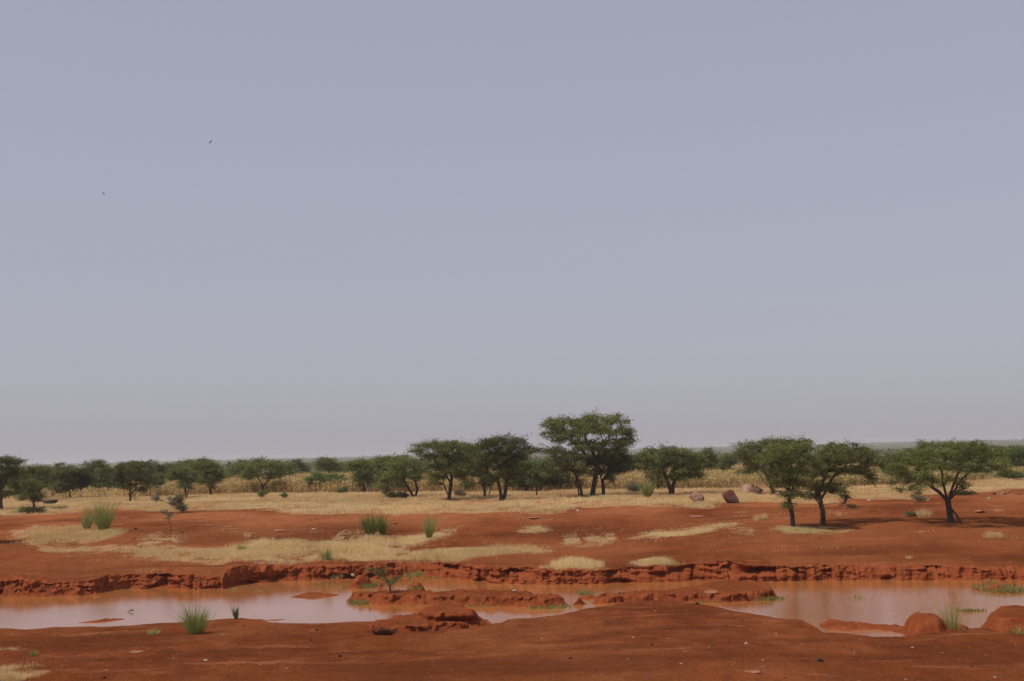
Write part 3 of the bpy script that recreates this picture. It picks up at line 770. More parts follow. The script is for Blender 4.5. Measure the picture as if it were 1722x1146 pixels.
tree("acacia_tree", (697,837), [(665,785,18,7),(690,779,18,7),(710,786,12,8),(680,799,24,9),(657,800,12,7),(700,800,14,9),(672,815,12,5),(640,818,8,4)],
     [[(697,837),(688,823),(678,808)],[(697,837),(702,822),(698,806)]],
     "low acacia with a V shaped trunk and a lopsided crown", "tree", 113, tips=150, per=50, size=0.17, spray=0.75, trunk_r=0.14)
tree("acacia_tree", (444,829), [(410,785,16,7),(436,780,22,7),(465,783,22,8),(485,793,11,7),(418,799,18,7),(455,799,20,7)],
     [[(444,829),(440,815),(432,803)],[(444,820),(452,808)]],
     "wide low umbrella acacia standing in the millet", "tree", 114, tips=140, per=50, size=0.22, spray=0.95, trunk_r=0.16)
tree("acacia_tree", (220,846), [(205,785,13,5),(230,784,15,6),(202,800,11,9),(222,800,18,9),(238,807,10,6),(215,818,14,7),(238,822,7,5),(230,838,4,2)],
     [[(220,846),(219,832),(218,815)],[(219,830),(232,820)]],
     "dark dry acacia with twiggy low branches in the dry grass", "tree", 115, tips=150, per=42, size=0.15, spray=0.65, trunk_r=0.14, mat=M_LEAF_DARK, brown=.3)
tree("acacia_tree", (313,838), [(300,795,15,9),(318,800,15,11),(310,815,11,7),(287,801,10,7)], [[(313,838),(311,825),(305,810)],[(313,836),(318,822)]],
     "green vase shaped acacia with forked stems behind a grey bush", "tree", 116, tips=120, per=48, size=0.17, spray=0.7, trunk_r=0.14)
tree("acacia_tree", (355,833), [(335,783,18,7),(355,786,18,9),(345,804,20,11),(366,803,9,11),(355,817,9,4)], [[(355,833),(352,818),(348,800)]],
     "dense rounded acacia almost hiding its trunk beside a vase shaped acacia", "tree", 117, tips=130, per=52, size=0.2, spray=0.85, trunk_r=0.16)
tree("acacia_tree", (169,831), [(170,806,14,6),(168,815,13,6),(158,812,8,5)], [[(169,831),(168,822)]],
     "small round green tree in front of the dark tree belt", "tree", 118, tips=90, per=50, size=0.17, spray=0.6, trunk_r=0.09, mat=M_LEAF_GREEN)
tree("acacia_tree", (158,826), [(163,779,11,5),(158,787,13,6),(170,786,8,5),(152,797,14,6),(172,798,10,6)], [[(158,826),(159,805),(160,790)]],
     "tallest tree of the left belt with a peaked top", "tree", 119, tips=110, per=50, size=0.22, spray=0.8, trunk_r=0.18)
tree("acacia_tree", (136,836), [(138,800,14,9),(125,805,9,9),(148,806,10,9),(137,815,14,6)], [[(136,836),(136,820)]],
     "very dark dense tree in the left belt above yellow millet", "tree", 120, tips=110, per=55, size=0.22, spray=0.75, trunk_r=0.15, mat=M_LEAF_DARK, tone=.3)
tree("acacia_tree", (56,864), [(45,812,10,5),(60,818,13,7),(52,830,14,7),(62,840,8,5),(38,838,6,4),(45,857,11,4),(66,857,7,4)], [[(56,864),(56,845),(55,830)]],
     "upright young green acacia with a skirt of brush round its stem", "tree", 121, tips=140, per=40, size=0.14, spray=0.6, trunk_r=0.1, mat=M_LEAF)
tree("acacia_tree", (87,834), [(70,800,14,7),(90,798,15,7),(100,808,11,7),(80,815,13,6)], [[(87,834),(85,825),(80,818)],[(87,834),(91,825),(95,815)]],
     "small pale green acacia with forked trunk near a dark log", "tree", 122, tips=110, per=50, size=0.19, spray=0.75, trunk_r=0.14)
tree("acacia_tree", (2,857), [(6,775,20,6),(22,780,14,5),(0,795,18,9),(-12,812,18,11),(4,830,11,9),(14,795,10,8)], [[(2,857),(0,830),(0,805)]],
     "tall dark acacia cut by the left edge of the view", "tree", 123, tips=150, per=55, size=0.17, spray=0.75, trunk_r=0.18, mat=M_LEAF_DARK, tone=.6)
tree("acacia_tree", (38,842), [(50,822,14,9),(25,826,12,9),(30,791,18,7),(55,792,16,7),(75,791,13,6),(42,806,22,9),(22,812,12,9)], [[(38,842),(38,826),(38,808)]],
     "broad acacia mass behind the upright young green acacia", "tree", 124, tips=140, per=55, size=0.22, spray=0.9, trunk_r=0.18)
tree("acacia_tree", (118,837), [(112,820,14,8),(100,822,9,7),(105,793,15,7),(126,794,14,7),(112,808,12,8)], [[(118,837),(116,815)]],
     "mid green tree beside the very dark one", "tree", 125, tips=110, per=50, size=0.24, spray=0.9, trunk_r=0.16)
tree("acacia_tree", (248,834), [(254,814,14,7),(240,791,14,5),(256,800,10,6),(228,781,13,4),(212,784,14,4),(262,812,14,5)], [[(248,834),(248,812)]],
     "olive tree showing behind the dark dry acacia", "tree", 126, tips=110, per=50, size=0.24, spray=0.9, trunk_r=0.16)
tree("acacia_tree", (276,828), [(273,790,8,5),(278,795,6,4)], [[(276,828),(275,802)]], "small blackish tree in a gap of the left belt", "tree", 127, tips=60, per=50, size=0.24, spray=0.8, trunk_r=0.14, mat=M_LEAF_DARK, tone=.15)
tree("acacia_tree", (328,830), [(330,806,14,8),(320,780,18,5),(340,778,14,5),(300,788,14,7),(322,792,16,7)], [[(328,830),(325,806)]], "tall olive acacia behind the vase shaped one", "tree", 128, tips=120, per=50, size=0.24, spray=0.95, trunk_r=0.18)
tree("spreading_bush", (545,828), [(535,800,15,4),(560,803,16,5),(545,811,20,6),(556,816,13,5),(528,812,10,4),(574,809,9,4),(522,806,8,3)], [[(545,828),(540,815),(536,805)],[(545,828),(552,815),(560,806)]],
     "bright green sprawling bush in the millet field", "bush", 129, tips=110, per=48, size=0.22, spray=0.85, trunk_r=0.1, mat=M_LEAF_GREEN, tone=.7)
tree("acacia_tree", (552,806), [(550,777,15,6),(562,785,12,7),(541,783,9,6)], [[(552,806),(552,795)]], "rounded tree just behind the bright green sprawling bush", "tree", 130, tips=100, per=50, size=0.28, spray=1.1, trunk_r=0.2)
tree("acacia_tree", (612,827), [(600,812,10,6),(625,806,14,7),(600,783,15,7),(625,780,18,7),(640,779,14,6),(618,795,22,9),(600,803,11,6)], [[(612,827),(611,808)],[(613,827),(622,808)]], "bushy acacia with greener foot west of the lopsided one", "tree", 131, tips=130, per=52, size=0.26, spray=1.0, trunk_r=0.2)
tree("acacia_tree", (650,829), [(645,778,15,7),(668,776,18,7),(655,790,20,8),(645,802,14,8)], [[(650,829),(653,808)]], "wide acacia behind the low one with the V shaped trunk", "tree", 132, tips=130, per=52, size=0.24, spray=1.0, trunk_r=0.2)
tree("acacia_tree", (499,806), [(497,781,13,6),(502,790,14,6)], [[(499,806),(499,796)]], "small dark dome shaped tree beyond the millet, beside the bright bush", "tree", 133, tips=80, per=50, size=0.28, spray=1.1, trunk_r=0.2, mat=M_LEAF_DARK, tone=.6)
tree("acacia_tree", (885,826), [(880,788,20,13),(905,785,13,9),(884,808,16,9),(866,800,8,8)], [[(885,826),(885,812)]], "fresh green tree filling the gap behind the dark stacked acacia", "tree", 134, tips=130, per=52, size=0.24, spray=1.0, trunk_r=0.18, mat=M_LEAF_GREEN)
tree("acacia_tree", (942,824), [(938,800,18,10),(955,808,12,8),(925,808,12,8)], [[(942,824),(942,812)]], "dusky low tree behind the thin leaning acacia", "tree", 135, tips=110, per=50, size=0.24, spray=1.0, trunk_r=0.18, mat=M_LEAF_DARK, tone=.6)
tree("acacia_tree", (1192,803), [(1190,761,7,5),(1196,773,12,8),(1205,785,13,8),(1186,790,14,8)], [[(1192,803),(1192,790)]], "pointed dark tree beyond the broad domed acacia", "tree", 136, tips=100, per=50, size=0.28, spray=1.0, trunk_r=0.18, mat=M_LEAF_DARK, tone=.7)
tree("acacia_tree", (1224,803), [(1228,774,10,6),(1220,786,10,7)], [[(1224,803),(1224,793)]], "small tree in the gap before the boulder group's acacia", "tree", 137, tips=80, per=50, size=0.28, spray=1.0, trunk_r=0.18)
tree("acacia_tree", (1717,796), [(1705,767,14,7),(1723,762,14,7),(1716,777,15,6)], [[(1717,796),(1716,785)]], "dark green tree at the right edge of the view beyond the millet", "tree", 138, tips=110, per=52, size=0.28, spray=1.1, trunk_r=0.2, mat=M_LEAF_GREEN, tone=.3)
tree("acacia_tree", (1500,806), [(1490,775,13,7),(1516,772,15,7),(1500,786,17,7)], [[(1500,806),(1500,792)]], "acacia showing between the two big acacias on red soil", "tree", 139, tips=110, per=52, size=0.28, spray=1.1, trunk_r=0.2)
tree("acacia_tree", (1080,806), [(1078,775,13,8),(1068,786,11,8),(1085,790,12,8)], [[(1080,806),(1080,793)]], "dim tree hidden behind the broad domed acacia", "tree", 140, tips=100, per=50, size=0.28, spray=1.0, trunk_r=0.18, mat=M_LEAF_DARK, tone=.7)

tree("acacia_tree", (-62,914), [(-75,845,22,8),(-50,842,20,8),(-35,855,16,9),(-62,858,22,10),(-85,862,16,9),(-30,868,12,6)], [[(-62,914),(-61,895),(-60,872)],[(-61,890),(-48,868)]],
     "acacia just past the left edge, casting the shadow that falls on the red bank", "tree", 141, tips=150, per=50, size=0.13, spray=0.6, trunk_r=0.15)

# ------------------------------------------------------------------ shrubs
def sparse_bush(base, lobes, stems, label, seed, mat=M_LEAF_GREY, tips=60, per=18, size=0.09, spray=0.3, r=0.03, name="bush", cat="bush", brown=.2):
    return tree(name, base, lobes, stems, label, cat, seed, tips=tips, per=per, size=size, spray=spray, trunk_r=r, mat=mat, brown=brown)

sparse_bush((307,863), [(300,838,8,6),(296,846,9,6),(303,852,8,6),(308,858,5,4),(290,842,6,4)], [[(308,863),(302,850),(298,842)],[(308,863),(306,852)]], "leaning grey thorn bush at the edge of the red soil", 201, tips=100, per=26, size=.12, spray=.4)
sparse_bush((287,897), [(275,862,7,3),(285,866,5,3),(280,872,5,3)], [[(290,900),(287,885),(281,868)],[(287,885),(286,868)]], "almost bare sapling on the dark red slope", 202, tips=30, per=8, size=.09, spray=.3, name="sapling", cat="sapling", r=.022)
sparse_bush((265,846), [(262,838,7,4),(268,843,8,3),(266,828,5,3)], [[(265,846),(266,835),(267,828)],[(265,846),(262,840)]], "dry twiggy bush beside the dark dry acacia", 203, tips=50, per=14, spray=.4)
sparse_bush((283,845), [(280,832,4,4),(284,838,4,4)], [[(284,845),(281,835),(279,829)],[(284,845),(287,836)]], "two bare sticks with few leaves in the dry grass", 204, tips=20, per=6, name="sapling", cat="sapling", r=.03)
sparse_bush((102,858), [(96,856,6,2),(106,855,7,2.5)], [[(102,858),(100,855)]], "flat grey bush lying in the pale grass", 205, tips=50, per=20, spray=.35)
sparse_bush((441,838), [(438,830,5,3),(444,828,6,3),(440,834,4,3)], [[(441,838),(440,832)],[(441,838),(445,830)]], "small olive bush at the foot of the millet", 206, tips=40, per=22, mat=M_LEAF, size=.13)
sparse_bush((660,838), [(652,829,6,6),(664,832,10,5),(678,833,8,4)], [[(660,838),(657,830)],[(660,838),(670,832)]], "dark scrub beside the low V trunk acacia", 207, tips=70, per=30, mat=M_LEAF_DARK, size=.15, spray=.5)
sparse_bush((773,836), [(770,829,5,4),(776,832,6,3)], [[(773,836),(772,830)]], "small grey bush between acacia trunks", 208, tips=40, per=24, size=.14, spray=.4)
sparse_bush((1067,828), [(1062,818,9,4),(1072,817,9,4),(1068,822,11,4)], [[(1067,828),(1064,820)],[(1067,828),(1072,820)]], "grey green bush before the millet, next to a yellow green broom", 209, tips=60, per=30, size=.16, spray=.55)
sparse_bush((1537,868), [(1533,865,8,2.5),(1541,866,6,2)], [[(1537,868),(1536,865)]], "dark brown dead bush in a tuft of pale grass", 210, tips=50, per=20, size=.09, spray=.3, mat=M_LEAF_DARK, brown=.7)
sparse_bush((1545,845), [(1540,836,5,3),(1550,838,5,4)], [[(1545,845),(1542,838)],[(1546,845),(1549,838)]], "grey twiggy bush under the low branches of the prop trunk acacia", 211, tips=40, per=16, spray=.35)
sparse_bush((1620,833), [(1612,829,10,2.5),(1628,830,10,2.5)], [[(1620,833),(1617,830)]], "low dark scrub behind the prop trunk acacia", 212, tips=60, per=24, mat=M_LEAF_DARK, size=.15, spray=.5)
sparse_bush((1695,808), [(1690,797,11,4),(1708,799,11,4)], [[(1695,808),(1695,800)]], "green bush line in the millet by the right edge", 213, tips=70, per=34, mat=M_LEAF_GREEN, size=.2, spray=.7)
sparse_bush((1252,812), [(1247,798,8,5),(1257,800,7,5)], [[(1252,812),(1251,802)]], "blue green bush in the millet above the boulders", 214, tips=70, per=32, mat=M_LEAF_DARK, size=.2, spray=.7)
sparse_bush((1052,802), [(1055,791,7,5),(1048,794,5,4)], [[(1052,802),(1052,795)]], "small dark bush on the far side of the millet", 215, tips=60, per=32, mat=M_LEAF_DARK, size=.22, spray=.8)
sparse_bush((577,830), [(572,825,4,3),(579,822,5,4)], [[(577,830),(577,824)]], "fresh green weed clump at the millet edge", 216, tips=40, per=30, mat=M_LEAF_GREEN, size=.14, spray=.4)
sparse_bush((480,838), [(478,833,4,3)], [[(480,838),(479,833)]], "tiny green weed in the pale grass", 217, tips=24, per=24, mat=M_LEAF_GREEN, size=.13, spray=.35)

def isle_tree(base, z, *a, **k):
    """a bush that stands on a mud island: same builder, ground taken at the island's own height"""
    global hit
    old = hit
    p = at_z(base[0], base[1], z)
    hit = lambda px, py: p
    try: return sparse_bush(base, *a, **k)
    finally: hit = old

isle_tree((658,997), .40, [(622,959,6,3),(632,963,7,3),(642,966,6,3),(648,974,5,4),(655,980,5,4),(662,976,6,4),(670,972,5,3),(645,958,4,2)], [[(658,997),(655,986),(648,972),(638,964),(624,958)],[(657,990),(664,980),(671,970)]],
          "crooked thorn sapling leaning over the long mud island", 220, mat=M_LEAF_GREEN, tips=50, per=9, size=.065, spray=.28, name="sapling", cat="sapling", r=.035)

def blades(rng, P, height, width, lean, droop, tones, second, segs=2):
    """upright tapering stems; P (n,3)"""
    n = len(P)
    a = rng.uniform(0, 2 * math.pi, n); l = lean
    d = np.stack([np.cos(a) * l, np.sin(a) * l, np.ones(n)], 1) if np.ndim(l) == 0 or np.shape(l) == (n,) else l
    d = d / np.linalg.norm(d, axis=1, keepdims=True)
    f = rng.uniform(0, 2 * math.pi, n); w = np.stack([np.cos(f), np.sin(f) * 0.6, np.zeros(n)], 1) * (width * .5)[:, None]
    mid = P + d * (height * .55)[:, None]
    top = P + d * height[:, None]; top[:, 2] -= droop * height; top[:, :2] += d[:, :2] * (height * droop)[:, None]
    V = np.stack([P - w, P + w, mid + w * .75, mid - w * .75, top], 1).reshape(-1, 3)
    i = np.arange(n) * 5
    A = np.repeat(np.stack([tones, second], 1), 5, 0)
    return V, [np.stack([i, i + 1, i + 2, i + 3], 1), np.stack([i + 3, i + 2, i + 4], 1)], A

def tuft(name, base, wpx, hpx, label, cat, seed, n=260, mat=None, lean=0.28, z=None, wid=0.022, green=0.0, clumps=1, droop=0.05, group=None):
    rng = np.random.default_rng(seed)
    B = hit(*base) if z is None else at_z(base[0], base[1], z)
    s = B[1] / F; W = wpx * s; Hh = hpx * s
    if clumps == 1 and droop <= .06: lean = max(lean, 0.62 * W / Hh)
    cx = (rng.uniform(-.5, .5, clumps) * W * .55) if clumps > 1 else np.zeros(1)
    c = rng.integers(0, len(cx), n)
    r0 = np.sqrt(rng.random(n)) * W * (0.16 if clumps == 1 else .14); a = rng.uniform(0, 2 * math.pi, n)
    P = np.stack([cx[c] + np.cos(a) * r0, np.sin(a) * r0 * .8, np.full(n, -0.03)], 1)
    if z is None:
        P[:, 2] = ground_z(B[0] + P[:, 0], B[1] + P[:, 1]) - B[2] - 0.03
    out = np.stack([np.cos(a), np.sin(a)], 1) * (lean * (0.1 + 1.1 * r0 / max(W * .16, 1e-3)) * rng.uniform(.3, 1.5, n))[:, None] + rng.normal(0, .12, (n, 2))
    d = np.concatenate([out, np.ones((n, 1))], 1)
    h = Hh * 1.25 * (0.40 + 0.60 * rng.random(n) ** 1.1) * (1 - .35 * (r0 / (W * .16 + 1e-6)) * rng.random(n))
    V, Fc, A = blades(rng, P, h, np.full(n, wid) * rng.uniform(.6, 1.3, n), d, droop, np.clip(rng.normal(.5, .25, n), 0, 1), (rng.random(n) < green) * rng.uniform(.4, 1, n))
    o = link(name, make_mesh(name, V, Fc, mat or M_BROOM, A), loc=B)
    return tag(o, label, cat, group)

G_BROOM = "green broom shrubs"
tuft("broom_shrub", (174,893), 38, 58, "tall green broom shrub of upright wands above a pale grass strip", "shrub", 301, n=420, clumps=1, group=G_BROOM, wid=.032, lean=.22)
tuft("broom_shrub", (147,891), 26, 44, "thinner dull broom shrub touching the tall green one", "shrub", 302, n=190, group=G_BROOM, wid=.03, lean=.25, green=.25)
tuft("broom_shrub", (623,900), 32, 40, "dense dark green broom shrub at the top of the dark red slope", "shrub", 303, n=460, group=G_BROOM, wid=.036, lean=.3, mat=M_SHORE)
tuft("broom_shrub", (643,899), 20, 39, "narrow green broom shrub growing against the dense dark one", "shrub", 304, n=220, group=G_BROOM, wid=.034, lean=.18, mat=M_SHORE)
tuft("broom_shrub", (721,905), 22, 46, "slim lone broom shrub on the slope, taller than wide", "shrub", 305, n=210, group=G_BROOM, wid=.03, lean=.16, green=.15)
tuft("broom_shrub", (1089,838), 22, 34, "yellow green broom shrub in the grass of the plain", "shrub", 306, n=260, group=G_BROOM, wid=.06, lean=.18)
tuft("broom_shrub", (329,1066), 54, 60, "big feathery broom shrub on the near shore of the pond", "shrub", 307, n=520, group=G_BROOM, wid=.017, lean=.30)
tuft("broom_shrub", (550,942), 28, 26, "pale small broom shrub in the lower grass strip", "shrub", 308, n=170, group=G_BROOM, wid=.03, lean=.3, green=.5)
tuft("broom_shrub", (408,927), 26, 17, "short dull broom shrub half sunk in the lower grass strip", "shrub", 309, n=140, group=G_BROOM, wid=.03, lean=.4, green=.5)
tuft("broom_shrub", (397,1041), 9, 26, "small leafy sprig beside the big feathery broom", "shrub", 310, n=46, group=G_BROOM, wid=.04, lean=.35, mat=M_LEAF_GREEN)
tuft("broom_shrub", (1090,896), 11, 6, "tiny bright green shrub in pale grass on the rise", "shrub", 311, n=60, group=G_BROOM, wid=.03, lean=.6, mat=M_SHORE)
tuft("broom_shrub", (56,1103), 15, 13, "small grey green shrub on bare soil at the left", "shrub", 312, n=150, group=G_BROOM, wid=.012, lean=.5)
tuft("dry_bush", (258,1067), 40, 17, "dead tangled bush on the near shore", "bush", 313, n=190, wid=.012, lean=1.1, green=.7, droop=.25)
tuft("tall_grass_tuft", (1585,1064), 70, 72, "tall loose green grass tuft bending over the rounded mud lump", "grass tuft", 314, n=170, z=.10, wid=.013, lean=.42, droop=.14, clumps=2, green=.3)
tuft("grass_tuft", (1712,1070), 30, 26, "short green grass tuft under the flat topped mud block", "grass tuft", 315, n=110, z=.1, wid=.016, lean=.6, droop=.2, green=.5)
tuft("grass_tuft", (1640,1066), 80, 16, "sprawling half dry grass at the foot of the rounded mud lump", "grass tuft", 316, n=160, z=.08, wid=.014, lean=.9, droop=.3, clumps=4, green=.8)
G_TUFT = "pale dry grass tufts on red soil"
tuft("grass_tuft", (1664,905), 62, 14, "wide pale grass tuft in front of the prop trunk acacia", "grass tuft", 321, n=420, mat=M_GRASS, wid=.022, lean=.7, clumps=7, group=G_TUFT)
tuft("grass_tuft", (1556,870), 44, 17, "pale grass tuft round the dead bush", "grass tuft", 322, n=340, mat=M_GRASS, wid=.025, lean=.6, clumps=5, group=G_TUFT)
tuft("grass_tuft", (1277,876), 30, 15, "pale grass tuft below the dark angular boulder", "grass tuft", 323, n=260, mat=M_GRASS, wid=.025, lean=.6, clumps=4, group=G_TUFT)
tuft("grass_tuft", (1530,940), 22, 8, "tiny grey tuft on the bare bank above the pool", "grass tuft", 324, n=90, mat=M_GRASS, wid=.018, lean=.6, clumps=3, group=G_TUFT)
tuft("grass_tuft", (1411,868), 18, 6, "small tuft beyond the drooping acacia's shadow", "grass tuft", 325, n=80, mat=M_GRASS, wid=.022, lean=.6, clumps=3, group=G_TUFT)
tuft("grass_tuft", (418,905), 14, 12, "lone pale tuft at the lower end of the dark red slope", "grass tuft", 326, n=120, mat=M_GRASS, wid=.022, lean=.5, clumps=2, group=G_TUFT)
tuft("grass_tuft", (24,1146), 60, 24, "pale tuft in the near left corner of the view", "grass tuft", 327, n=400, mat=M_GRASS, wid=.012, lean=.7, clumps=6, group=G_TUFT)
# brush and roots hanging from the mound
tuft("dry_bush", (640,1067), 56, 19, "dark brown root tangle at the end of the eroded mound", "bush", 328, n=420, wid=.02, lean=.9, droop=.25, mat=noise_material("dead_roots", (.055,.024,.014), (.16,.07,.035), 5.0), clumps=4)

# ------------------------------------------------------------------ dry grass, millet, weeds (uncountable)
def scatter(rng, poly, n):
    x0, y0 = poly.min(0); x1, y1 = poly.max(0)
    out = []; got = 0
    while got < n:
        p = np.stack([rng.uniform(x0, x1, n * 2), rng.uniform(y0, y1, n * 2)], 1)
        wx = p[:, 0] + 0.8 * fbm(p[:, 0] * .5, p[:, 1] * .35, octaves=4) + rng.normal(0, .55, len(p)); wy = p[:, 1] + 1.8 * fbm(p[:, 0] * .5 + 40, p[:, 1] * .35 + 7, octaves=4) + rng.normal(0, 1.3, len(p))
        p = p[inside(poly, wx, wy)]
        dens = 0.33 + 1.9 * fbm(p[:, 0] * .3, p[:, 1] * .2, 4.0, octaves=3) + 1.1 * fbm(p[:, 0] * 1.4, p[:, 1] * .9, 2.0, octaves=2)
        e = np.zeros(len(p))
        for a in range(8):
            e += inside(poly, p[:, 0] + 0.9 * math.cos(a * .785), p[:, 1] + 2.2 * math.sin(a * .785)) / 8
        e = np.clip((e - .25) / .75, 0, 1)
        ok = rng.random(len(p)) < np.clip(dens, 0.04, 1) * (.12 + .88 * e)
        p = np.column_stack([p, e])[ok]
        if len(p) == 0: continue
        out.append(p); got += len(p)
    return np.concatenate(out)[:n]

def build_grass():
    rng = np.random.default_rng(11)
    cnt = {'plain': (190000, .42), 'left_high': (14000, .5), 'left_low': (60000, .42), 'tongue_a': (2500, .35), 'tongue_b': (1500, .4), 'tongue_c': (5000, .38), 'bank_a': (2300, .5), 'bank_b': (2100, .5),
           'right_a': (9000, .32), 'right_b': (900, .34), 'right_c': (1500, .34), 'right_d': (7000, .2), 'right_e': (700, .3), 'mid_a': (1200, .25), 'corner': (2600, .34), 'strip': (1500, .1)}
    P, Hh, Wd = [], [], []
    for k, (n, h) in cnt.items():
        n = int(n * 1.45); p = scatter(rng, GPOLY[k], n)
        z = ground_z(p[:, 0], p[:, 1])
        P.append(np.column_stack([p[:, :2], z - 0.02]))
        hv = h * (.5 + .5 * p[:, 2]) * (.35 + .85 * rng.random(n) ** 1.4) * (0.85 + 0.8 * fbm(p[:, 0] * .5, p[:, 1] * .35, 1.0, octaves=3))
        Hh.append(hv); Wd.append(np.clip(p[:, 1] * 0.00019, .008, .032) * rng.uniform(.6, 1.3, n))
    # stray clumps on the slope
    m = 330; u = rng.uniform(-.37, .37, m); y = rng.uniform(83, 132, m); k = rng.integers(6, 60, m)
    ok = fbm(u * y * .12, y * .1, 9.0, octaves=3) > -.05
    u, y, k = u[ok], y[ok], k[ok]
    q = np.repeat(np.column_stack([u * y, y]), k, 0); q = q + rng.normal(0, 1, q.shape) * np.repeat(rng.uniform(.15, .7, len(k)), k)[:, None] * np.array([1.6, 1.0])
    P.append(np.column_stack([q, ground_z(q[:, 0], q[:, 1]) - .02])); Hh.append(rng.uniform(.05, .24, len(q))); Wd.append(np.full(len(q), .014))
    P = np.concatenate(P); Hh = np.concatenate(Hh); Wd = np.concatenate(Wd); n = len(P)
    tone = np.clip(.5 + .45 * fbm(P[:, 0] * .12, P[:, 1] * .08, 6.0, octaves=3) * 1.5 + rng.normal(0, .13, n), 0, 1)
    gr = np.clip(fbm(P[:, 0] * .2 + 3, P[:, 1] * .12, 2.0, octaves=2) - .25, 0, 1) * 1.3
    d = np.concatenate([rng.normal(.18, .34, (n, 1)), rng.normal(0, .34, (n, 1)), np.ones((n, 1))], 1)
    V, Fc, A = blades(rng, P, Hh, Wd, d, .16, tone, gr)
    tag(link("dry_grass", make_mesh("dry_grass", V, Fc, M_GRASS, A)), "pale golden dry grass covering the plain and the strips along the slope", "grass", kind="stuff")
build_grass()

def build_millet():
    rng = np.random.default_rng(12)
    areas = [([(-100,842),(100,841),(300,833),(440,829),(640,829),(860,826),(1000,824),(1200,821),(1450,816),(1600,809),(1722,804),(1820,800)], None)]
    # near edge traced on the ground, the field runs back some 130 m from it
    e = ground_poly(areas[0][0])
    n = 62000
    u0, u1 = e[0, 0] / e[0, 1], e[-1, 0] / e[-1, 1]
    u = rng.uniform(u0, u1, n); dep = rng.random(n) ** 1.5 * 130
    ye = np.interp(u, e[:, 0] / e[:, 1], e[:, 1])
    y = ye + dep + 2.5 * fbm(u * 60, 2.0, octaves=2); x = u * y
    keep = (fbm(x * .06, y * .04, 3.0, octaves=3) > -.42) & (rng.random(n) < .12 + .88 * smooth(U_of(90), U_of(400), x / y))
    x, y = x[keep], y[keep]; n = len(x)
    P = np.column_stack([x, y, ground_z(x, y) - .03])
    right = smooth(U_of(1000), U_of(1500), x / y)
    left = 1 - smooth(U_of(200), U_of(330), x / y)
    h = rng.uniform(1.2, 2.1, n) * (1 - .35 * right) * (1 - .3 * left)
    tone = np.clip(rng.normal(.5, .25, n), 0, 1)
    gr = np.clip((rng.random(n) < .22 + .5 * right) * rng.uniform(.3, 1, n), 0, 1)
    d = np.concatenate([rng.normal(0, .1, (n, 2)), np.ones((n, 1))], 1)
    V, Fc, A = blades(rng, P, h, np.full(n, .07) * rng.uniform(.7, 1.3, n), d, .04, tone, gr)
    VV = [V]; FF = list(Fc); AA = [A]; off = len(V)
    for q in range(4):     # drooping leaves
        hz = h * rng.uniform(.3, .95, n); a = rng.uniform(0, 2 * math.pi, n); L = rng.uniform(.3, .65, n)
        p0 = P + d * hz[:, None]; o = np.stack([np.cos(a), np.sin(a), rng.uniform(.1, .6, n)], 1)
        p1 = p0 + o * (L * .5)[:, None]; p2 = p1 + np.stack([np.cos(a) * .5, np.sin(a) * .5, -rng.uniform(.4, 1.0, n)], 1) * (L * .6)[:, None]
        w = np.stack([-np.sin(a), np.cos(a), np.zeros(n)], 1) * .045; w[:, 2] = .03
        v = np.stack([p0, p1 + w, p2, p1 - w], 1).reshape(-1, 3)
        FF.append(np.arange(len(v)).reshape(-1, 4) + off); off += len(v); VV.append(v)
        AA.append(np.repeat(np.stack([np.clip(tone + rng.normal(0, .2, n), 0, 1), gr], 1), 4, 0))
    tag(link("millet_crop", make_mesh("millet_crop", np.concatenate(VV), FF, M_MILLET, np.concatenate(AA))), "field of dry yellow millet stalks behind the acacias", "crop", kind="stuff")
build_millet()

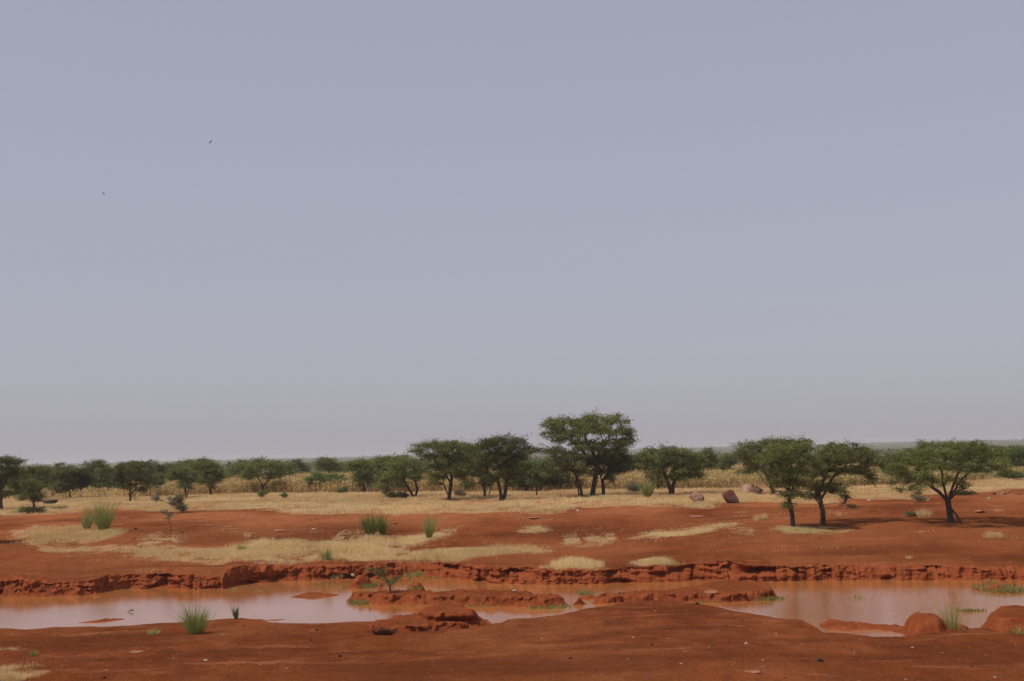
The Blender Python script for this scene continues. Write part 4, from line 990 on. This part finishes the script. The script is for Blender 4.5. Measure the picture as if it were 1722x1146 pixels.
def build_shore_weeds():
    rng = np.random.default_rng(13)
    # patches as (centre px, half size px, height of ground, count, blade height)
    spots = [((612,1011),(26,5),.05,900,.22),((390,992),(12,2),.02,200,.12),((430,993),(10,1.5),.02,120,.1),((605,986),(34,4),.03,500,.15),((620,984),(16,3),.1,500,.22),
             ((720,1018.5),(70,1.2),.02,400,.12),((820,1019),(60,1.5),.02,400,.14),((925,1021),(40,2.5),.03,700,.18),((985,997),(14,4),.18,260,.2),((1280,1007),(40,2.5),.05,800,.2),((1200,1012),(60,1.2),.03,300,.12),
             ((1690,988),(56,6),.16,1500,.13),((1665,977),(12,2),.3,160,.2),((1700,993),(60,3),.08,600,.12),((1633,1026),(26,1.5),.06,240,.12),((1400,1013),(28,1.5),0,120,.14),((1445,1006),(10,3),0,40,.3),((545,985),(24,3),.0,160,.2),
             ((530,1000),(20,2),.1,120,.12),((695,966),(16,4),.35,350,.25),((730,972),(30,2),.05,160,.15),((570,968),(10,5),.3,120,.25),((700,988),(14,3),.4,160,.18),((1650,955),(10,4),.5,90,.16),((395,1000),(5,3),0,0,.1),((690,972),(3,4),.05,60,.35)]
    P, Hh = [], []
    for (px, py), (rx, ry), z, n, h in spots:
        if n == 0: continue
        c = at_z(px, py, z); ax = abs(at_z(px + rx, py, z)[0] - c[0]); ay = abs(at_z(px, py - ry, z)[1] - c[1])
        a = rng.uniform(0, 2 * math.pi, n); r = np.sqrt(rng.random(n)) * (1 + .3 * rng.normal(0, 1, n) * .3)
        p = np.stack([c[0] + np.cos(a) * r * ax, c[1] + np.sin(a) * r * ay, np.full(n, z - .08)], 1)
        ok = rng.random(n) < np.clip(.6 + fbm(p[:, 0] * 1.5, p[:, 1] * 1.5, octaves=2), .1, 1)
        P.append(p[ok]); Hh.append((h + .08) * rng.uniform(.5, 1.2, ok.sum()))
    P = np.concatenate(P); Hh = np.concatenate(Hh); n = len(P)
    # rest the blades on the earth below them
    d = np.concatenate([rng.normal(0, .45, (n, 2)), np.ones((n, 1))], 1)
    V, Fc, A = blades(rng, P, Hh, np.full(n, .03) * rng.uniform(.6, 1.4, n), d, .2, np.clip(rng.normal(.5, .28, n), 0, 1), (rng.random(n) < .5) * rng.uniform(.3, 1, n))
    tag(link("shore_grass", make_mesh("shore_grass", V, Fc, M_SHORE, A)), "short green weeds along the water's edge and on the islets", "grass", kind="stuff")
build_shore_weeds()

# ------------------------------------------------------------------ stones
def ico(sub=2):
    t = (1 + 5 ** .5) / 2
    v = [(-1, t, 0), (1, t, 0), (-1, -t, 0), (1, -t, 0), (0, -1, t), (0, 1, t), (0, -1, -t), (0, 1, -t), (t, 0, -1), (t, 0, 1), (-t, 0, -1), (-t, 0, 1)]
    f = [(0,11,5),(0,5,1),(0,1,7),(0,7,10),(0,10,11),(1,5,9),(5,11,4),(11,10,2),(10,7,6),(7,1,8),(3,9,4),(3,4,2),(3,2,6),(3,6,8),(3,8,9),(4,9,5),(2,4,11),(6,2,10),(8,6,7),(9,8,1)]
    v = [np.array(p) / np.linalg.norm(p) for p in v]
    for _ in range(sub):
        cache, g = {}, []
        def m(a, b):
            k = (min(a, b), max(a, b))
            if k not in cache:
                p = v[a] + v[b]; v.append(p / np.linalg.norm(p)); cache[k] = len(v) - 1
            return cache[k]
        for a, b, c in f:
            x, y, z = m(a, b), m(b, c), m(c, a)
            g += [(a, x, z), (b, y, x), (c, z, y), (x, y, z)]
        f = g
    return np.array(v), np.array(f)

def boulder(name, base, wpx, hpx, label, seed, mat, cuts=10, depth=.8, z=None, group=None, sub=4, sharp=.40, cat="boulder", tilt=0.0, peak=0.0):
    rng = np.random.default_rng(seed)
    V, Fc = ico(sub)
    for _ in range(cuts):         # flat broken sides
        nrm = rng.normal(0, 1, 3); nrm /= np.linalg.norm(nrm); k = rng.uniform(sharp, sharp + .25)
        dd = V @ nrm; V = V - np.outer(np.maximum(dd - k, 0), nrm)
    V = V * (1 + .06 * fbm(V[:, 0] * 2.5 + seed, V[:, 1] * 2.5, V[:, 2] * 2.5, octaves=4) + .12 * fbm(V[:, 0] * 1.1 + seed, V[:, 1] * 1.1, V[:, 2] * 1.1, octaves=2))[:, None]
    B = hit(*base) if z is None else at_z(base[0], base[1], z)
    s = B[1] / F
    if tilt:
        c, q = math.cos(tilt), math.sin(tilt); V = V @ np.array([[c, 0, q], [0, 1, 0], [-q, 0, c]])
    V = V - V.min(0); V = V / V.max(0) - np.array([.5, .5, 0]); V[:, 0] = (V[:, 0] - peak * V[:, 2]) * (1 - .35 * abs(peak) * V[:, 2])
    V = V * np.array([wpx * s, wpx * s * depth, hpx * s * 1.32]) - np.array([0, 0, hpx * s * .32])
    o = link(name, make_mesh(name, V, [Fc], mat), loc=B)
    return tag(o, label, cat, group)

G_B = "boulders on the grassy plain"
boulder("boulder", (1172,845), 25, 18, "rounded pinkish boulder in the dry grass, lowest and palest of its group", 401, M_ROCK, group=G_B)
boulder("boulder", (1230,846), 28, 22, "dark angular red brown boulder on a bare red patch", 402, M_ROCK_DARK, cuts=8, sharp=.34, group=G_B, peak=.16)
boulder("boulder", (1259,831), 24, 17, "pale topped boulder with a pit, one of a touching pair", 403, M_ROCK, group=G_B)
boulder("boulder", (1275,831), 17, 14, "purplish grey boulder touching the pale topped one", 404, noise_material("purple_rock", (.14,.088,.062), (.25,.165,.115), 1.6, .9, .6), group=G_B)
boulder("boulder", (1310,836), 12, 8, "small pale stone in the grass behind the crooked trunk acacia", 405, M_ROCK, group=G_B)
boulder("boulder", (84,848), 24, 7, "dark flat boulder in the left grass", 406, M_CHAR, group=G_B, cuts=5)
G_S = "small stones on the red soil"
def stone(base, w, h, label, seed, mat, z=None): return boulder("stone", base, w, h, label, seed, mat, z=z, group=G_S, sub=2, cat="stone", cuts=6)
stone((1671,832), 10, 4, "dark stone at one end of the stone row", 411, M_ROCK_DARK)
stone((1688,832), 10, 4, "brown stone in the middle of the stone row", 412, M_ROCK)
stone((1696,830), 7, 4, "pinkish stone on top of the stone row's far side", 413, M_SLAB)
stone((1713,832), 12, 2.5, "flat brown stone at the outer end of the stone row", 414, M_ROCK_DARK)
stone((1664,840), 5, 4, "single whitish stone on bare soil near the stone row", 415, M_PALE)
stone((1563,842), 9, 3, "grey stone by the grey twiggy bush", 416, M_ROCK)
stone((1461,843), 6, 3, "white stone at the edge of the grass between the big acacias", 417, M_PALE)
stone((1380,1113), 11, 5, "black stone on the bare foreground soil", 418, M_CHAR)
stone((345,1112), 9, 3, "white scrap with a dark side on the foreground soil", 419, M_PALE)
stone((865,996), 7, 4, "white stone on the long mud island", 420, M_PALE, z=.42)
stone((594,969), 8, 4, "white stone on the broken mud block", 421, M_PALE, z=.72)
stone((677,994), 5, 3, "pale stone beside the crooked thorn sapling", 422, M_PALE, z=.42)
stone((972,860), 6, 3, "whitish stone at the grass edge below the thin leaning acacia", 423, M_PALE)
stone((528,892), 8, 3, "pale stone on the dark red slope", 424, M_PALE)
stone((1255,1084), 7, 4, "cream stone on the foreground soil", 425, M_PALE)
stone((1206,1063), 7, 3, "pale flat stone on the dark hump", 426, M_SLAB)
stone((533,1061), 5, 4, "dark clod on the near shore", 427, M_CHAR)
stone((523,1078), 4, 3, "small dark clod in the foreground, below the dark clod on the near shore", 428, M_CHAR)
stone((572,1105), 6, 3, "dark clod on open foreground soil", 429, M_CHAR)
stone((960,1108), 7, 3, "blackish clod near the bottom of the view", 430, M_CHAR)
stone((1173,1017), 7, 4, "dark clod on the crest of the hump", 431, M_CHAR)
stone((1097,1085), 6, 2.5, "flat blackish clod below the hump", 432, M_CHAR)
stone((176,1141), 7, 3, "black clod at the very bottom of the view", 433, M_CHAR)
stone((228,890), 7, 2.5, "dark stone on the slope beside the tall green broom", 434, M_CHAR)
stone((1195,999), 22, 6, "pale pink stone slab on the flat mud island", 435, M_SLAB, z=.34)
G_L = "pale rock slabs flush with the soil"
def slab(base, w, h, label, seed): return boulder("rock_slab", base, w, h, label, seed, M_SLAB, group=G_L, sub=4, cat="rock slab", cuts=9, depth=1.3)
slab((1650,862), 22, 5, "pale slab, nearer of two on the bare soil behind the prop trunk acacia's shadow", 441)
slab((1678,860), 20, 3, "thin pale slab, farther of two near the prop trunk acacia", 442)
slab((470,893), 22, 2, "flat pale slab half buried in the dark red slope", 443)
slab((663,881), 14, 2, "flat pale slab beside the dense dark broom", 444)
slab((900,872), 24, 2, "thin pale slab at the upper edge of the rise", 445)
slab((1170,870), 30, 3, "broad pale slab below the pinkish boulder", 446)
slab((230,1097), 22, 1.5, "flat pale slab flush in the foreground soil", 447)
slab((1265,1130), 26, 1.5, "flat pale slab at the bottom of the foreground", 448)

def build_gravel():
    rng = np.random.default_rng(14)
    V0, F0 = ico(0)
    n = 13000
    y = 36 + 30 * rng.random(n) ** 1.1; u = rng.uniform(-.4, .4, n); x = u * y
    yn = np.interp(u, near_u, near_y)
    ok = (y < yn - .3) & (fbm(x * .3, y * .3, 7.0, octaves=3) + rng.normal(0, .25, n) > -.1)
    x, y = x[ok], y[ok]
    n2 = 900
    y2 = rng.uniform(86, 130, n2); u2 = rng.uniform(-.4, .4, n2)
    x = np.concatenate([x, u2 * y2]); y = np.concatenate([y, y2]); n = len(x)
    s = .009 + .042 * rng.random(n) ** 6; s[-n2:] *= 2.0
    P = np.column_stack([x, y, ground_z(x, y)])
    V = (V0[None] * (s[:, None, None] * rng.uniform(.6, 1.4, (n, 1, 3)) * np.array([1.2, 1.2, .7]))) * (1 + .2 * rng.normal(0, 1, (n, 12, 1))) + P[:, None]
    Fc = (F0[None] + (np.arange(n) * 12)[:, None, None]).reshape(-1, 3)
    t = np.where(rng.random(n) < .22, rng.uniform(.35, .9, n), rng.uniform(0, .3, n))
    tag(link("gravel", make_mesh("gravel", V.reshape(-1, 3), [Fc], M_PEBBLE, np.repeat(np.stack([t, rng.random(n) < .6], 1), 12, 0))), "small loose pebbles strewn over the red soil", "gravel", kind="stuff")
build_gravel()

# ------------------------------------------------------------------ sticks in the water, birds
def stick(name, base, pts, label, r=.02, z=0.0, cat="stick"):
    B = at_z(base[0], base[1], z); s = B[1] / F
    segs = []
    for line in pts:
        L = [np.array([(px - base[0]) * s, 0.02 * k, (base[1] - py) * s]) for k, (px, py) in enumerate(line)]
        for a, b in zip(L[:-1], L[1:]): segs.append((a, b, r, r * .7))
    V, Fc = tubes(segs)
    o = link(name, make_mesh(name, V, [Fc], M_BARK), loc=B)
    return tag(o, label, cat)
stick("driftwood_stick", (220,1030), [[(215,1029),(220,1027),(224,1028)],[(219,1028),(219,1025)],[(222,1028),(223,1024)]], "small forked driftwood sticking out of the water")
stick("driftwood_stick", (150,1090), [[(140,1087),(155,1089),(170,1089)],[(150,1088),(146,1084)]], "dead twig lying on the foreground soil", r=.012, z=.42)

def bird(base, dist, span_px, ang, label, seed):
    P = at_y(base[0], base[1], dist); s = dist / F; b = span_px * s * .5
    root = bpy.data.objects.new("bird", None); COL.objects.link(root); root.location = P
    root.rotation_euler = (math.radians(65), math.radians(-ang), 0.25)
    tag(root, label, "bird", "birds circling in the sky")
    # body: one lofted surface along +Y (head) to -Y (tail fan)
    st = [(-.55, .10, .015), (-.38, .06, .03), (-.2, .085, .075), (0, .12, .11), (.15, .10, .095), (.26, .06, .06), (.33, .055, .055), (.40, .02, .02), (.44, .006, .006)]
    k = 8; th = np.arange(k) * 2 * math.pi / k
    V = np.concatenate([np.stack([np.cos(th) * w * b, np.full(k, y * b), np.sin(th) * h * b], 1) for y, w, h in st])
    Fs = []
    for r in range(len(st) - 1):
        i = np.arange(k) + r * k; j = (np.arange(k) + 1) % k + r * k
        Fs.append(np.stack([i, j, j + k, i + k], 1))
    caps = np.array([list(range(k))[::-1], list(range((len(st) - 1) * k, len(st) * k))])
    link("body", make_mesh("body", V, [np.concatenate(Fs), caps], M_BIRD, smooth_shade=True), parent=root)
    for sgn in (-1, 1):           # wings: bent, tapering, with thickness
        prof = [(.06, .16, -.14, .02), (.35, .20, -.12, .09), (.62, .15, -.10, .10), (.85, .06, -.12, .07), (1.0, -.06, -.12, .03)]
        V = []
        for x, f, r, z in prof:
            V += [(sgn * x * b, f * b, z * b), (sgn * x * b, (f + r) * .5 * b, (z + .03) * b), (sgn * x * b, r * b, z * b), (sgn * x * b, (f + r) * .5 * b, (z - .015) * b)]
        Fs = []
        for r in range(len(prof) - 1):
            i = np.arange(4) + r * 4; j = (np.arange(4) + 1) % 4 + r * 4
            Fs.append(np.stack([i, j, j + 4, i + 4], 1))
        link("wing", make_mesh("wing", np.array(V), [np.concatenate(Fs), np.array([[3, 2, 1, 0], [16, 17, 18, 19]])], M_BIRD), parent=root)
bird((354,239), 105, 9, 52, "dark bird with raised wings, higher of two in the sky", 1)
bird((174,326), 115, 7, -45, "small dark bird, lower of two in the sky", 2)

# ------------------------------------------------------------------ savanna trees beyond the field
def proto_tree(seed, n_leaf, size, W=6.0, Ht=5.0, tips=60):
    rng = np.random.default_rng(seed)
    lobes = []
    for k in range(10):
        a = rng.uniform(0, 2 * math.pi); r = math.sqrt(rng.random()) * W * .36
        z = Ht * (.92 - .55 * (r / (W * .5)) ** 2 - rng.uniform(0, .38))
        lobes.append((np.array([math.cos(a) * r, math.sin(a) * r, z]), np.array([W * .2, W * .2, Ht * .11]), 1.0))
    segs, T, D = grow(rng, [[np.array([0, 0, -.2]), np.array([.1, 0, Ht * .2]), np.array([.15, .1, Ht * .38])]], lobes, tips, .17, step=.8)
    segs = [q for q in segs if q[2] > .025]
    tone = np.clip(.5 + rng.normal(0, .25, len(T)), 0, 1)
    V, Fc, A = leaf_tris(rng, T, D, max(1, n_leaf // len(T)), np.full(len(T), W * .13), .22, size, tone, .05)
    return tubes(segs, 5), (V, Fc, A)
PROTO = []
for k in range(9):
    mat = (M_LEAF, M_LEAF_DARK, M_LEAF_GREEN)[k % 3]
    (tv, tf), (lv, lf, la) = proto_tree(500 + k, 2600, .33, W=5.5 + (k % 4) * .7, Ht=4.6 + (k % 3) * .6)
    PROTO.append((make_mesh("trunk", tv, [tf], M_BARK, smooth_shade=True), make_mesh("crown", lv, [lf], mat, la)))
PFAR = []
for k in range(6):
    (tv, tf), (lv, lf, la) = proto_tree(600 + k, 520, .75, W=6 + (k % 3) * .8, Ht=4.8 + (k % 2) * .7, tips=40)
    PFAR.append((make_mesh("trunk", tv, [tf], M_BARK), make_mesh("crown", lv, [lf], (M_LEAF, M_LEAF_DARK)[k % 2], la)))

def put(proto, x, y, s, rz, label, group):
    root = bpy.data.objects.new("acacia_tree", None); COL.objects.link(root)
    z = float(ground_z(np.array([x]), np.array([y]))[0])
    root.location = (x, y, z); root.rotation_euler = (0, 0, rz); root.scale = (s, s, s * .95)
    tag(root, label, "tree", group)
    link("trunk", proto[0], parent=root); link("crown", proto[1], parent=root)
rng = np.random.default_rng(77)
pts = []
def far_ok(x, y, gap): return all((x - a) ** 2 + (y - b) ** 2 > gap * gap for a, b in pts)
def belt(n, y0, y1, px0, px1, protos, label, group, gap, s0=.75, s1=1.2, tries=40):
    for _ in range(n):
        for _t in range(tries):
            y = y0 + (y1 - y0) * rng.random(); u = U_of(rng.uniform(px0, px1), 780); x = u * y
            if far_ok(x, y, gap): break
        else: continue
        pts.append((x, y))
        put(protos[rng.integers(len(protos))], x, y, rng.uniform(s0, s1), rng.uniform(0, 6.28), label, group)
belt(54, 212, 335, -40, 400, PROTO, "olive acacia in the tree belt at the left, behind sparse millet", "trees of the left belt", 3.4, .7, 1.1)
belt(32, 350, 520, 380, 720, PROTO, "olive acacia in the tree line behind the open millet", "trees of the line behind the open millet", 8.0, .6, 1.15)
belt(20, 370, 470, 700, 1722, PROTO, "olive acacia beyond the far edge of the millet field", "trees along the far edge of the millet", 8.0, .8, 1.2)
belt(80, 420, 650, -40, 1760, PFAR, "hazy green tree scattered in the savanna beyond the field", "trees scattered in the savanna", 10.0, .5, .95)
belt(130, 650, 1200, -40, 1760, PFAR, "small dull green tree in the distant savanna", "trees in the distant savanna", 12.0, .5, .95)

def build_far_wood():
    rng = np.random.default_rng(15)
    n = 26000
    y = 800 * (7000 / 800.0) ** (rng.random(n) ** .62); u = rng.uniform(-.42, .42, n); x = u * y
    keep = fbm(x * .004, y * .002, 1.0, octaves=3) + rng.normal(0, .3, n) > -.45
    x, y = x[keep], y[keep]; n = len(x)
    z = ground_z(x, y); k = 18
    c = np.repeat(np.column_stack([x, y, z]), k, 0); m = len(c)
    S = np.repeat(rng.uniform(.5, 1.15, n) * (1 + .8 * smooth(2500, 6000, y)), k)
    v = rng.normal(0, 1, (m, 3)); v /= np.linalg.norm(v, axis=1, keepdims=True); v *= (rng.random(m) ** .4)[:, None]
    c = c + v * np.column_stack([S * 3.4, S * 3.4, S * 1.5]) + np.column_stack([np.zeros(m), np.zeros(m), S * 3.0])
    t3 = rng.normal(0, 1, (m, 3, 3)) * (S[:, None, None] * np.array([1.0, 1.0, .6]))
    V = (c[:, None] + t3).reshape(-1, 3); V[:, 2] = np.maximum(V[:, 2], np.repeat(np.repeat(z, k), 3))
    A = np.repeat(np.clip(np.repeat(rng.normal(.45, .25, n), k) + rng.normal(0, .1, m), 0, 1), 3)
    tag(link("far_woodland", make_mesh("far_woodland", V, [np.arange(len(V)).reshape(-1, 3)], M_LEAF, A)), "blue grey woodland fading to the skyline", "woodland", kind="stuff")
build_far_wood()

# ------------------------------------------------------------------ the dusty air
hm = bpy.data.materials.new("dusty_air"); hm.use_nodes = True
hn = hm.node_tree; hn.nodes.clear()
out = hn.nodes.new("ShaderNodeOutputMaterial"); pv = hn.nodes.new("ShaderNodeVolumePrincipled")
pv.inputs["Color"].default_value = (0.97, 0.95, 1.0, 1); pv.inputs["Density"].default_value = 0.00015
pv.inputs["Anisotropy"].default_value = 0.2
hn.links.new(pv.outputs[0], out.inputs["Volume"])
bx, y0, y1, z0, z1 = 9500.0, -60.0, 9300.0, -8.0, 45.0
V = np.array([(-bx, y0, z0), (bx, y0, z0), (bx, y1, z0), (-bx, y1, z0), (-bx, y0, z1), (bx, y0, z1), (bx, y1, z1), (-bx, y1, z1)])
Q = np.array([(3, 2, 1, 0), (4, 5, 6, 7), (0, 1, 5, 4), (1, 2, 6, 5), (2, 3, 7, 6), (3, 0, 4, 7)])
tag(link("haze", make_mesh("haze", V, [Q], hm)), "thin dusty haze over the plain", "haze", kind="stuff")
